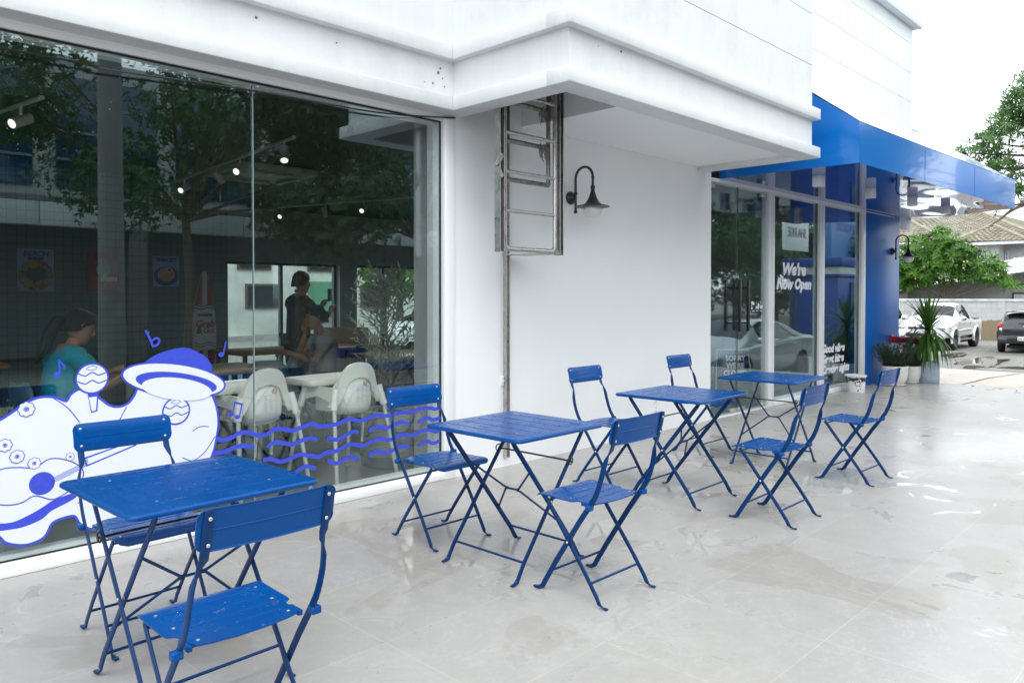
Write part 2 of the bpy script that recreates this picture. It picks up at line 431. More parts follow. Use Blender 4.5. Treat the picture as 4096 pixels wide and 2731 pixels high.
# scars, old fixings and patches on the cornice band
RB = mat('rusty_bolt', (0.22, 0.19, 0.17), 0.6, metal=0.4)
for x, y, z, s in ((3.62, 4.272, 3.02, .012), (3.60, 4.272, 2.985, .016), (3.64, 4.272, 2.95, .008), (3.55, 4.272, 2.90, .010), (3.47, 4.272, 2.895, .006), (3.66, 4.272, 2.895, .008), (2.2, 4.272, 3.02, .012), (2.75, 4.272, 3.00, .008), (4.30, 3.167, 3.05, .013), (4.05, 3.167, 3.03, .006)):
    b = MB(); b.ball((x, y, z), s * .7, 8, 5, (1.1, .5, 1)); b.build('anchor_bolt', RB, cafe)
# big shop window
fr = MB()
fr.box(3.728, 3.7415, 4.368, 4.44, 0.071, 2.675); fr.box(-4, 3.728, 4.43, 4.50, 0.0705, 0.095); fr.box(-4, 3.728, 4.43, 4.50, 2.655, 2.6755)
fr.box(3.68, 3.7279, 4.43, 4.50, 0.095, 2.655)
win = fr.build('window', M['frame'], cafe)
p = MB(); p.box(-4, 2.236, 4.400, 4.410, 0.074, 2.672); p.build('pane', M['glass'], win)
p = MB(); p.box(2.244, 3.727, 4.400, 4.410, 0.074, 2.672); p.build('pane', M['glass'], win)
g = MB()
g.box(3.722, 3.7275, 4.394, 4.416, 0.074, 2.6725); g.box(-4, 3.722, 4.394, 4.399, 0.071, 0.080); g.box(-4, 3.722, 4.392, 4.399, 2.664, 2.6755)
g.build('gasket', M['gasket'], win)
g = MB(); g.box(2.2375, 2.2425, 4.3985, 4.4115, 0.081, 2.663); g.build('silicone_joint', mat('clear_silicone', (0.25, 0.33, 0.35), 0.3), win)
# glazed entrance under the awning
def post(x0, x1, z1=2.64):
    q = MB(); q.box(x0, x1, 4.358, 4.46, 0, z1, 0.003); return q
ent = post(8.97, 9.126)
for x0, x1 in ((10.49, 10.65), (12.01, 12.18)): ent.box(x0, x1, 4.358, 4.46, 0, 2.64, 0.003)
ent.box(7.60, 12.18, 4.356, 4.462, 2.6405, 2.6795)
ent.box(9.1265, 10.4895, 4.352, 4.46, 0, 0.068, 0.004); ent.box(10.6505, 12.0095, 4.352, 4.46, 0, 0.068, 0.004)
ent.box(7.60, 8.9695, 4.352, 4.46, 0, 0.014, 0.003)
ent = ent.build('entrance_frame', M['frame'], cafe)
for x0, x1 in ((9.1265, 10.4895), (10.6505, 12.0095)):
    w = MB(); w.box(x1 - 0.012, x1 - 0.0005, 4.396, 4.429, 0.0685, 2.64)
    w = w.build('window', M['gasket'], cafe)
    p = MB(); p.box(x0, x1 - 0.013, 4.43, 4.458, 0.0685, 0.09); p.build('sill', M['frame'], w)
    p = MB(); p.box(x0 + 0.001, x1 - 0.013, 4.400, 4.409, 0.069, 2.64); p.build('pane', M['glass'], w)
for i, (x0, x1, hx) in enumerate(((7.605, 8.257, 8.155), (8.263, 8.965, 8.36))):
    d = MB(); d.box(x0, x1, 4.400, 4.412, 0.016, 2.638)
    d = d.build('door', M['glass'], cafe)
    h = MB()
    for y in (4.315, 4.497): h.box(hx - 0.016, hx + 0.016, y - 0.016, y + 0.016, 0.965, 1.56, 0.003)
    for z in (1.06, 1.47):
        h.cyl((hx, 4.329, z), (hx, 4.483, z), 0.009)
    h.build('handle', M['black'], d)
    if i: h = MB(); h.box(8.2575, 8.2625, 4.398, 4.414, 0.017, 2.637); h.build('seal', M['gasket'], d)
    q = MB(); xa, xb = (8.09, 8.2565) if i == 0 else (8.2635, 8.43)
    q.box(xa, xb, 4.386, 4.426, 0.0165, 0.066, 0.002); q.ball(((xa + xb) / 2, 4.384, 0.04), 0.014, 10, 6, (1.3, .5, .8))
    q.build('patch_lock', M['steel'], d)
    q = MB()
    xa, xb = (7.61, 7.72) if i == 0 else (8.86, 8.964)
    q.box(xa, xb, 4.386, 4.426, 2.585, 2.637, 0.002)
    q.build('patch_hinge', M['steel'], d)
    if i: q = MB(); q.box(xa, xb, 4.386, 4.426, 0.0165, 0.066, 0.002); q.build('patch_hinge', M['steel'], d)
# blue awning with sloping filmed roof, glossy soffit and cube lights
film, nt, bs = new_mat('white_protective_film')
bs.inputs['Base Color'].default_value = (0.70, 0.78, 0.88, 1); bs.inputs['Roughness'].default_value = 0.22; bs.inputs['Coat Weight'].default_value = 0.6
tc = nt.nodes.new('ShaderNodeTexCoord'); mp = N(nt, 'ShaderNodeMapping'); mp.inputs['Scale'].default_value = (0.5, 3, 3)
no = N(nt, 'ShaderNodeTexNoise', Scale=1.6, Detail=5.0, Distortion=1.0); bp = N(nt, 'ShaderNodeBump', Strength=0.5, Distance=0.08)
nt.links.new(tc.outputs['Object'], mp.inputs[0]); nt.links.new(mp.outputs[0], no.inputs['Vector']); nt.links.new(no.outputs['Fac'], bp.inputs['Height']); nt.links.new(bp.outputs['Normal'], bs.inputs['Normal'])
nt.links.new(ramp(nt, no.outputs['Fac'], [(0.42, (0.72, 0.80, 0.90)), (0.60, (0.60, 0.72, 0.92)), (0.70, (0.30, 0.50, 0.88))]), bs.inputs['Base Color'])
sof, nt, bs = new_mat('glossy_blue_soffit')
bs.inputs['Base Color'].default_value = (0.001, 0.05, 0.32, 1); bs.inputs['Roughness'].default_value = 0.03; bs.inputs['IOR'].default_value = 1.8; bs.inputs['Specular IOR Level'].default_value = 0.5
bs.inputs['Coat Weight'].default_value = 0.45; bs.inputs['Coat IOR'].default_value = 1.6; bs.inputs['Coat Roughness'].default_value = 0.02
tc = nt.nodes.new('ShaderNodeTexCoord'); mp = N(nt, 'ShaderNodeMapping'); mp.inputs['Scale'].default_value = (0.7, 1.5, 1)
no = N(nt, 'ShaderNodeTexNoise', Scale=1.0, Detail=0.0, Distortion=0.5)
sx = nt.nodes.new('ShaderNodeSeparateXYZ'); nt.links.new(tc.outputs['Object'], sx.inputs[0])
st = ramp(nt, sx.outputs['X'], [(0.0, 0.0), (1.0, 1.0)])
mr = N(nt, 'ShaderNodeMapRange'); mr.inputs['From Min'].default_value = 9.0; mr.inputs['From Max'].default_value = 12.0; mr.inputs['To Min'].default_value = 0.02; mr.inputs['To Max'].default_value = 0.22
nt.links.new(sx.outputs['X'], mr.inputs['Value'])
bp = N(nt, 'ShaderNodeBump', Distance=0.05); nt.links.new(mr.outputs[0], bp.inputs['Strength'])
nt.links.new(tc.outputs['Object'], mp.inputs[0]); nt.links.new(mp.outputs[0], no.inputs['Vector']); nt.links.new(no.outputs['Fac'], bp.inputs['Height'])
nt.links.new(bp.outputs['Normal'], bs.inputs['Normal']); nt.links.new(bp.outputs['Normal'], bs.inputs['Coat Normal'])
A = MB()
A.m(M['awning'])
X0, X1 = 7.77, 13.50; yf, yr = 2.85, 2.68
A.poly([(X0, yf, 2.68), (X1, yr, 2.68), (X1, yr, 3.10), (X0, yf, 3.085)])                         # front fascia
A.poly([(X0, FY, 2.68), (X0, yf, 2.68), (X0, yf, 3.085), (X0, FY, 4.22)])                          # left end
A.poly([(X1, yr, 2.68), (14.31, FY, 2.68), (14.31, FY, 4.25), (X1, yr, 3.10)])
aw = A.build('awning', None, cafe, angle=0)
for x in (9.62, 11.5):                                                                              # joints of the fascia panels
    j = MB(); yy = yf + (yr - yf) * (x - X0) / (X1 - X0); j.box(x, x + 0.006, yy - 0.002, yy + 0.004, 2.682, 3.066); j.build('panel_joint', mat('dark_blue_joint', (0.002, 0.06, 0.34), 0.4), aw)
A = MB(); nx, ny = 40, 10; rr_ = random.Random(5)
gr = []
for i in range(nx + 1):
    row = []
    for k in range(ny + 1):
        s, t = i / nx, k / ny
        x = (X0 + (X1 - X0) * s) * (1 - t) + (X0 + (14.31 - X0) * s) * t
        y = (yf + (yr - yf) * s) * (1 - t) + FY * t
        z = 3.09 + (4.22 - 3.09) * t + (0.012 * math.sin(s * 37 + t * 5) + 0.01 * math.sin(s * 61 - t * 9)) * math.sin(PI * t)
        row.append(A.bm.verts.new((x, y - 0.005, z - (0.004 if k == 0 else -0.004))))
    gr.append(row)
for i in range(nx):
    for k in range(ny): A.face([gr[i][k], gr[i + 1][k], gr[i + 1][k + 1], gr[i][k + 1]])
A.build('filmed_roof', film, aw, angle=0)
A = MB(); A.poly([(X0, FY, 2.6805), (14.31, FY, 2.6805), (X1, yr + .001, 2.6805), (X0, yf + .001, 2.6805)]); A.build('soffit', sof, aw, angle=0)
for x, y in ((8.30, 3.47), (9.72, 3.43), (10.95, 3.33), (12.35, 3.31)):
    q = MB(); q.box(x - 0.05, x + 0.05, y - 0.05, y + 0.05, 2.56, 2.680, 0.002); l = q.build('downlight', mat('white_lamp_housing', (0.72, 0.73, 0.74), 0.4), aw)
    q = MB(); q.lathe([(0.036, 2.5588), (0.03, 2.5592), (0.001, 2.5592)], 14, Matrix.Translation((x, y, 0))); q.build('lens', mat('lamp_lens', (0.55, 0.55, 0.52), 0.2), l)
b = MB(); b.box(12.18, 13.69, FY - 0.012, 4.60, 0.0, 2.679, 0.003); b.box(13.55, 13.6895, 4.60, 7, 0.0, 2.50)
b.build('blue_pillar', M['pillar'], cafe)
b = MB(); b.box(12.185, 13.45, FY - 0.016, FY - 0.0125, 2.655, 2.667); b.build('cable_trim', M['frame'], cafe)
# ---------------- interior shell
tile, nt, bs = new_mat('dark_green_wall_tile')
tc = nt.nodes.new('ShaderNodeTexCoord'); mp = N(nt, 'ShaderNodeMapping'); mp.inputs['Rotation'].default_value = (R_(90), 0, 0)
br = nt.nodes.new('ShaderNodeTexBrick'); br.offset = 0; br.inputs['Scale'].default_value = 1.0; br.inputs['Brick Width'].default_value = 0.1; br.inputs['Row Height'].default_value = 0.1
br.inputs['Mortar Size'].default_value = 0.003; br.inputs['Color1'].default_value = (0.075, 0.115, 0.115, 1); br.inputs['Color2'].default_value = (0.09, 0.13, 0.13, 1); br.inputs['Mortar'].default_value = (0.02, 0.025, 0.025, 1)
nt.links.new(tc.outputs['Object'], mp.inputs[0]); nt.links.new(mp.outputs[0], br.inputs['Vector']); nt.links.new(br.outputs['Color'], bs.inputs['Base Color']); bs.inputs['Roughness'].default_value = 0.3
dark = mat('dark_ceiling', (0.035, 0.04, 0.042), 0.7); grey = mat('grey_interior_paint', (0.42, 0.44, 0.45), 0.6, var=0.05)
ifl = mat('dark_grey_floor', (0.085, 0.088, 0.088), 0.30, var=0.15, vscale=2.0)
b = MB(); b.box(-4, 13.5, 4.455, 13.1, -0.3, 0.0); b.build('interior_floor', ifl, cafe)
b = MB(); b.box(-4, 14.17, 4.53, 13.2, 2.95, 3.1); b.build('ceiling', dark, cafe)
b = MB(); b.box(-4, 5.0, 10.6, 10.75, 0, 2.95); b.box(-4.15, -4, 4.5, 10.75, 0, 2.95); b.build('tiled_wall', tile, cafe)
b = MB(); b.box(4.85, 5.0, 10.751, 13.0, 0, 2.95); b.build('interior_wall', grey, cafe)
for q in ((3.79, 4.15, 4.505, 4.80, 0, 2.95), (13.35, 13.5, 4.61, 13.0, 0, 2.95), (5.0, 13.35, 13.0, 13.15, 1.98, 2.95), (8.36, 8.75, 12.9, 13.15, 0, 1.979)):
    b = MB(); b.box(*q); b.build('interior_wall', grey, cafe)
b = MB(); b.box(4.152, 7.6, 4.5005, 4.53, 0, 2.9); b.build('wall_lining', grey, cafe)
w = MB()
for x in (5.0, 6.05, 7.15, 8.30, 8.75, 9.45, 10.6, 11.8, 13.25): w.box(x, x + 0.055, 13.02, 13.10, 0.05, 1.94)
w.box(5.0, 13.3, 13.015, 13.105, 0, 0.055); w.box(5.0, 13.3, 13.015, 13.105, 1.935, 1.979)
w = w.build('window', mat('dark_mullion', (0.02, 0.022, 0.025), 0.4), cafe)
p = MB(); p.box(5.06, 8.29, 13.055, 13.062, 0.055, 1.935); p.box(8.82, 13.24, 13.055, 13.062, 0.055, 1.935); p.build('pane', M['glass2'], w)
b = MB(); b.box(4.20, 5.20, 8.5, 9.5, 2.87, 2.949, 0.01)
for k in range(4):
    a = k * PI / 2; mt = Matrix.Translation((4.7, 9.0, 0)) @ Matrix.Rotation(a, 4, 'Z')
    b.box(-0.30, 0.30, 0.34, 0.40, 2.835, 2.865, 0.004, mt)
b.build('ceiling_unit', mat('pale_plastic', (0.55, 0.58, 0.57), 0.4), cafe)
# ------------------------------------------------------------------ things fixed to the facade
# retractable steel ladder
lad = thing('steel_ladder', 'old stained steel double ladder hanging from the open hatch in the white canopy', 'ladder')
S1 = mat('stained_steel', (0.46, 0.45, 0.43), 0.36, metal=0.85, var=0.25, vscale=18, rvar=0.15, detail=8)
S2 = mat('grimy_steel', (0.27, 0.26, 0.245), 0.45, metal=0.7, var=0.45, vscale=25, detail=8)
yl = 3.95; zt = 4.3
b = MB()
for x0 in (3.905, 4.553):
    s = 1 if x0 < 4.2 else -1                               # outer guide channels
    b.box(x0 - 0.022, x0 + 0.022, yl + 0.025, yl + 0.032, 1.695, zt); b.box(x0 - 0.022 * s - 0.003, x0 - 0.022 * s + 0.003, yl - 0.03, yl + 0.025, 1.695, zt)
    b.box(x0 + 0.016 * s - 0.003, x0 + 0.016 * s + 0.003, yl - 0.03, yl + 0.0245, 1.70, zt)
b.build('guide_channel', S1, lad)
b = MB()                                                    # sliding front section: one bent tube
xa, xb, rb = 3.95, 4.508, 0.05
path = [(xa, yl, zt), (xa, yl, 1.72 + rb)] + [(xa + rb - rb * math.cos(t), yl, 1.72 + rb - rb * math.sin(t)) for t in (0.4, 0.8, 1.2, 1.57)] + [(xb - rb + rb * math.sin(t), yl, 1.72 + rb - rb * math.cos(t)) for t in (0, 0.4, 0.8, 1.2)] + [(xb, yl, 1.72 + rb), (xb, yl, zt)]
b.tube(path, 0.019, 10); b.build('rail', S1, lad)
for z in (2.0, 2.285, 2.57, 2.855, 3.14):
    b = MB(); b.cyl((xa, yl, z), (xb, yl, z), 0.0135, 10); b.build('rung', S1, lad)
b = MB()
for x in (3.985, 4.553): b.tube([(x, 4.06, zt), (x, 4.06, 2.25)], 0.017, 8)
b.build('rail', S2, lad)
for z in (2.25, 2.54, 2.83, 3.12):
    b = MB(); b.cyl((3.985, 4.06, z), (4.553, 4.06, z), 0.019, 10); b.build('rung', S2, lad)
b = MB()                                                    # folding catch plates
for zc, s in ((2.37, 1), (2.25, -1)):
    b.bar([(3.895, yl - 0.036, zc + 0.02 * s), (3.84, yl - 0.036, 2.31)], 0.04, 0.006, (0, 1, 0))
for p in ((3.885, 2.385), (3.832, 2.31), (3.885, 2.235)): b.ball((p[0], yl - 0.041, p[1]), 0.01, 8, 5)
b.build('catch_plate', mat('galvanised_plate', (0.42, 0.41, 0.38), 0.45, metal=0.6), lad)
rb_ = random.Random(9); CW = mat('dusty_cobweb', (0.28, 0.26, 0.24), 0.95)                            # rag of cobweb and dust on the upper right joint
for z0 in (2.83, 2.54):
    b = MB()
    for k in range(26):
        x = 4.51 + rb_.uniform(-.06, .03); z = z0 + rb_.uniform(-.02, .03)
        b.tube([(x, 4.05 + rb_.uniform(-.03, .02), z), (x + rb_.uniform(-.02, .02), 4.05, z - rb_.uniform(.02, .07)), (x + rb_.uniform(-.03, .03), 4.04, z - rb_.uniform(.07, .13))], [.006, .004, .001], 4)
    b.build('cobweb', CW, lad)
# channel running down the wall
b = MB()
for x in (4.360, 4.394): b.box(x - 0.003, x + 0.003, 4.333, 4.3695, 0.075, 4.2)
b.box(4.3635, 4.3905, 4.352, 4.369, 0.077, 4.2)
o = b.build('wall_channel', S1); tag(o, 'narrow rusty steel channel running down the white wall behind the ladder', 'steel channel')
b = MB(); b.box(4.345, 4.425, 4.30, 4.3695, 1.70, 1.712); b.box(4.36, 4.55, 3.99, 4.30, 1.700, 1.706); b.build('bracket', S1, o)
# gooseneck wall lamps
def wall_lamp():
    t = thing('wall_lamp', 'black gooseneck wall lamp on the white wall beside the steel ladder', 'wall lamp', (0, 0, 0), 0, 'gooseneck wall lamps')
    b = MB(); mt = Matrix.Rotation(R_(90), 4, 'X')
    b.lathe([(0.058, 0.0), (0.058, 0.012), (0.045, 0.028), (0.02, 0.045), (0.012, 0.06)], 20, mt); b.build('mounting_plate', M['black'], t)
    b = MB()
    arc = [(0, -0.062, -0.12), (0, -0.062, 0.16)] + [(0, -0.062 - 0.095 + 0.095 * math.cos(a), 0.16 + 0.095 * math.sin(a)) for a in [R_(15 * k) for k in range(1, 12)]] + [(0, -0.252, 0.155), (0, -0.252, 0.06)]
    b.tube(arc, 0.0115, 10); b.ball((0, -0.062, -0.125), 0.017, 10, 6); b.ball((0, -0.062, 0.035), 0.018, 10, 6); b.ball((0, -0.252, 0.07), 0.021, 10, 6, (1, 1, 1.2)); b.ball((0, -0.252, 0.155), 0.015, 10, 6)
    b.build('arm', M['black'], t)
    mt = Matrix.Translation((0, -0.252, 0))
    b = MB(); b.lathe([(0.012, 0.065), (0.02, 0.03), (0.032, -0.01), (0.055, -0.055), (0.075, -0.075), (0.145, -0.092), (0.148, -0.097), (0.142, -0.099), (0.07, -0.085), (0.02, -0.06)], 28, mt); b.build('lamp_shade', M['black'], t)
    b = MB(); b.lathe([(0.072, -0.09), (0.082, -0.11), (0.080, -0.135), (0.066, -0.165), (0.04, -0.182), (0.005, -0.188)], 24, mt)
    b.build('globe', mat('frosted_globe', (0.66, 0.66, 0.62), 0.35, coat=0.3), t)
    return t
wl = wall_lamp(); wl.location = (5.19, FY, 2.235)
dup(wl, (13.33, FY - .012, 2.10), 0, 'black gooseneck wall lamp on the blue pillar in front of the bushy tree', 'gooseneck wall lamps')
# power outlets and cable
def outlet(x, z, label):
    b = MB(); b.box(x - 0.024, x + 0.024, FY - 0.012, FY, z - 0.042, z + 0.042, 0.004); o = b.build('wall_outlet', M['frame']); tag(o, label, 'outlet', 'wall outlets')
    b = MB()
    for dz in (0.02, -0.02):
        b.box(x - 0.011, x - 0.007, FY - 0.0125, FY - 0.0119, z + dz - 0.006, z + dz + 0.006); b.box(x + 0.007, x + 0.011, FY - 0.0125, FY - 0.0119, z + dz - 0.006, z + dz + 0.006)
    b.build('socket', M['gasket'], o)
outlet(6.516, 0.33, 'upper white wall outlet low on the white wall behind the third blue table')
outlet(6.517, 0.235, 'lower white wall outlet low on the white wall behind the third blue table')
outlet(4.345, 0.695, 'small white wall plate beside the rusty channel on the white wall')
b = MB(); b.tube(spline([(-3.0, 4.33, 2.50), (0.934, 4.34, 2.565), (1.40, 4.345, 2.563), (2.236, 4.35, 2.61), (3.128, 4.352, 2.632), (3.835, 4.358, 2.712)], 10), 0.006, 6)
tag(b.build('power_cable', M['black']), 'thin black cable sagging across the top of the shop window', 'cable')
# fire service inlet on the blue pillar
RED = mat('red_enamel', (0.36, 0.012, 0.016), 0.3, coat=0.4, var=0.15, vscale=8)
t = thing('fire_inlet', 'red twin fire hose inlet sticking out of the blue pillar above the plants', 'fire inlet', (13.32, FY - .012, 0.66)); t.scale = (1.1, 1.25, 1.1)
my = Matrix.Rotation(R_(90), 4, 'X')
b = MB(); b.lathe([(0.075, 0.0), (0.075, 0.015), (0.052, 0.02), (0.052, 0.12), (0.064, 0.125), (0.064, 0.17), (0.055, 0.175), (0.055, 0.22), (0.03, 0.25)], 20, my); b.build('pipe', RED, t)
for s in (-1, 1):
    mt = Matrix.Rotation(R_(26 * s), 4, 'Z') @ my
    b = MB(); b.lathe([(0.045, 0.15), (0.045, 0.27), (0.058, 0.275), (0.058, 0.32), (0.050, 0.325), (0.050, 0.385), (0.040, 0.387), (0.034, 0.37), (0.034, 0.30)], 18, mt, True)
    b.build('hose_inlet', RED, t)

# ------------------------------------------------------------------ stickers and lettering on the glass
GY = 4.3985
def ys(k): return GY - 0.0007 * k
def flat(b, pts, k): b.poly([(x, ys(k), z) for x, z in pts])
def ribbon(b, pts, w, k, n=6, closed=False, caps=True):
    ps = spline([(x, z, 0) for x, z in pts], n, closed)
    L, Rr = [], []
    m = len(ps)
    for i, p in enumerate(ps):
        t = (ps[(i + 1) % m] - ps[i - 1]) if closed else (ps[min(i + 1, m - 1)] - ps[max(i - 1, 0)])
        t.normalize(); nn = V((-t.y, t.x, 0)) * w / 2
        L.append(p + nn); Rr.append(p - nn)
    vl = [b.bm.verts.new((q.x, ys(k), q.y)) for q in L]; vr = [b.bm.verts.new((q.x, ys(k), q.y)) for q in Rr]
    for i in range(m if closed else m - 1):
        j = (i + 1) % m; b.face([vl[i], vl[j], vr[j], vr[i]])
    if caps and not closed:
        for p, t in ((ps[0], ps[0] - ps[1]), (ps[-1], ps[-1] - ps[-2])): disc(b, p.x, p.y, w / 2, k + 0.15)
def disc(b, x, z, r, k, n=18, rz=None):
    b.poly([(x + r * math.cos(2 * PI * i / n), ys(k), z + (rz or r) * math.sin(2 * PI * i / n)) for i in range(n)])
def blob(pts, n=6): return [(q.x, q.y) for q in spline([(x, z, 0) for x, z in pts], n, True)]
CLOUD = [(0.80, 0.70), (0.86, 0.747), (0.917, 0.766), (0.976, 0.802), (1.029, 0.84), (1.091, 0.861), (1.154, 0.855), (1.209, 0.83), (1.235, 0.865), (1.275, 0.886), (1.325, 0.867), (1.365, 0.83), (1.41, 0.79), (1.46, 0.775), (1.512, 0.79), (1.549, 0.836), (1.573, 0.901), (1.61, 0.947), (1.67, 0.967), (1.763, 0.97), (1.852, 0.949), (1.913, 0.894), (1.964, 0.808), (1.997, 0.712), (2.005, 0.628), (1.995, 0.556), (1.978, 0.477), (1.945, 0.398), (1.90, 0.292), (1.85, 0.20), (1.661, 0.152), (1.476, 0.150), (1.34, 0.152), (1.275, 0.19), (1.245, 0.24), (1.19, 0.243), (1.135, 0.225), (1.10, 0.165), (1.05, 0.145), (1.0, 0.147), (0.94, 0.172), (0.90, 0.215), (0.80, 0.23)]
st = MB()
def grow(pts, d):
    out = []; m = len(pts)
    for i in range(m):
        t = V((pts[(i + 1) % m][0] - pts[i - 1][0], pts[(i + 1) % m][1] - pts[i - 1][1], 0)).normalized()
        out.append((pts[i][0] - t.y * d, pts[i][1] + t.x * d))
    return out
cl = blob(CLOUD)
flat(st, grow(cl, 0.013), 0)
wst = st.build('window_sticker', M['sticker'], angle=0)
tag(wst, 'large blue and white beach sticker with sun hat and waves on the shop window', 'window sticker')
b = MB(); flat(b, cl, 1); b.build('backing', M['stickerw'], wst, angle=0)
b = MB(); flat(b, blob([(0.80, 0.284), (0.869, 0.276), (0.957, 0.262), (1.032, 0.282), (1.094, 0.31), (1.141, 0.336), (1.197, 0.350), (1.259, 0.36), (1.246, 0.33), (1.189, 0.305), (1.133, 0.283), (1.093, 0.252), (1.024, 0.231), (0.956, 0.228), (0.80, 0.243)], 4), 2)
b.build('wave_band', M['sticker'], wst, angle=0)
for q in ([(1.15, 0.858), (1.215, 0.80), (1.27, 0.72)], [(1.50, 0.775), (1.47, 0.72), (1.44, 0.66)], [(1.99, 0.55), (1.93, 0.47), (1.86, 0.43), (1.80, 0.455)], [(1.26, 0.30), (1.30, 0.34), (1.36, 0.355)], [(1.86, 0.60), (1.90, 0.62), (1.95, 0.615)]):
    b = MB(); ribbon(b, q, 0.005, 2); b.build('curl', M['sticker'], wst, angle=0)
def hat():
    b = MB(); b.m(M['sticker'])
    flat(b, blob([(1.565, 0.965), (1.60, 1.015), (1.667, 1.055), (1.734, 1.073), (1.803, 1.083), (1.863, 1.068), (1.924, 1.033), (1.958, 0.996), (1.968, 0.94), (1.80, 0.93), (1.66, 0.94)], 5), 3)
    E1 = lambda cx, cz, a, c, tl: [(cx + a * math.cos(t) * math.cos(tl) - c * math.sin(t) * math.sin(tl), cz + a * math.cos(t) * math.sin(tl) + c * math.sin(t) * math.cos(tl)) for t in [2 * PI * i / 40 for i in range(40)]]
    flat(b, E1(1.765, 0.90, 0.298, 0.098, -0.20), 4)
    b.m(M['stickerw']); flat(b, E1(1.765, 0.90, 0.286, 0.087, -0.20), 5)
    b.m(M['sticker']); flat(b, E1(1.775, 0.882, 0.232, 0.060, -0.20), 6)
    b.m(M['stickerw']); flat(b, E1(1.775, 0.850, 0.200, 0.062, -0.20), 7)
    return b
hat().build('sun_hat', None, wst, angle=0)
def maraca(x, z, r, k, hdl):
    b = MB(); b.m(M['sticker']); disc(b, x, z, r + 0.009, k, 28)
    b.m(M['stickerw']); disc(b, x, z, r, k + 1, 28)
    b.m(M['sticker'])
    for dz in (0.022, -0.02):
        q = math.sqrt(r * r - dz * dz) * 0.97
        ribbon(b, [(x - q, z + dz + 0.008), (x - q * .5, z + dz - 0.006), (x, z + dz + 0.010), (x + q * .45, z + dz - 0.006), (x + q, z + dz + 0.006)], 0.006, k + 2, 5)
    ribbon(b, [(x - 0.028, z + r * .72), (x, z + r * .9), (x + 0.024, z + r * .74), (x, z + r * .6)], 0.003, k + 2, 5, True)
    if hdl:
        b.m(M['sticker']); flat(b, [(x - 0.024, z - r * .98), (x + 0.030, z - r * .98), (x + 0.024, z - r - 0.10), (x - 0.006, z - r - 0.108)], k - 0.4)
        b.m(M['stickerw']); flat(b, [(x - 0.017, z - r - 0.025), (x + 0.022, z - r - 0.024), (x + 0.017, z - r - 0.095), (x - 0.003, z - r - 0.100)], k + .4)
    return b
maraca(1.331, 0.944, 0.073, 4, True).build('maraca', None, wst, angle=0)
maraca(1.766, 0.726, 0.070, 4, False).build('maraca', None, wst, angle=0)
b = MB(); b.m(M['sticker'])
gt = blob([(0.996, 0.525), (1.065, 0.514), (1.135, 0.548), (1.223, 0.521), (1.28, 0.466), (1.263, 0.40), (1.206, 0.369), (1.141, 0.345), (1.063, 0.378), (1.002, 0.354), (0.94, 0.355), (0.88, 0.38), (0.845, 0.43), (0.87, 0.505), (0.929, 0.53)], 5)
flat(b, grow(gt, 0.006), 3); b.m(M['stickerw']); flat(b, gt, 4)
b.m(M['sticker']); disc(b, 1.094, 0.432, 0.058, 5, 28)
for k in range(4): ribbon(b, [(1.145, 0.452 - 0.008 * k), (1.27, 0.500 - 0.008 * k), (1.306, 0.524 - 0.008 * k)], 0.003, 5, 2, False, False)
b.m(M['sticker']); flat(b, [(1.285, 0.532), (1.545, 0.592), (1.55, 0.560), (1.30, 0.484)], 2.2); b.m(M['stickerw']); flat(b, [(1.295, 0.525), (1.54, 0.585), (1.543, 0.566), (1.303, 0.493)], 3.2)
b.build('guitar', None, wst, angle=0)
for x, z, r in ((1.029, 0.814, 0.036), (0.936, 0.647, 0.030), (0.987, 0.584, 0.031), (1.061, 0.539, 0.028), (1.223, 0.548, 0.02)):
    b = MB(); b.m(M['sticker'])
    for k in range(8):
        a = k * PI / 4; disc(b, x + r * .68 * math.cos(a), z + r * .68 * math.sin(a), r * .42, 6 + 0.02 * k, 12)
    b.m(M['stickerw'])
    for k in range(8):
        a = k * PI / 4; disc(b, x + r * .66 * math.cos(a), z + r * .66 * math.sin(a), r * .34, 7 + 0.02 * k, 12)
    b.m(M['sticker']); disc(b, x, z, r * .16, 8, 10)
    b.build('flower', None, wst, angle=0)
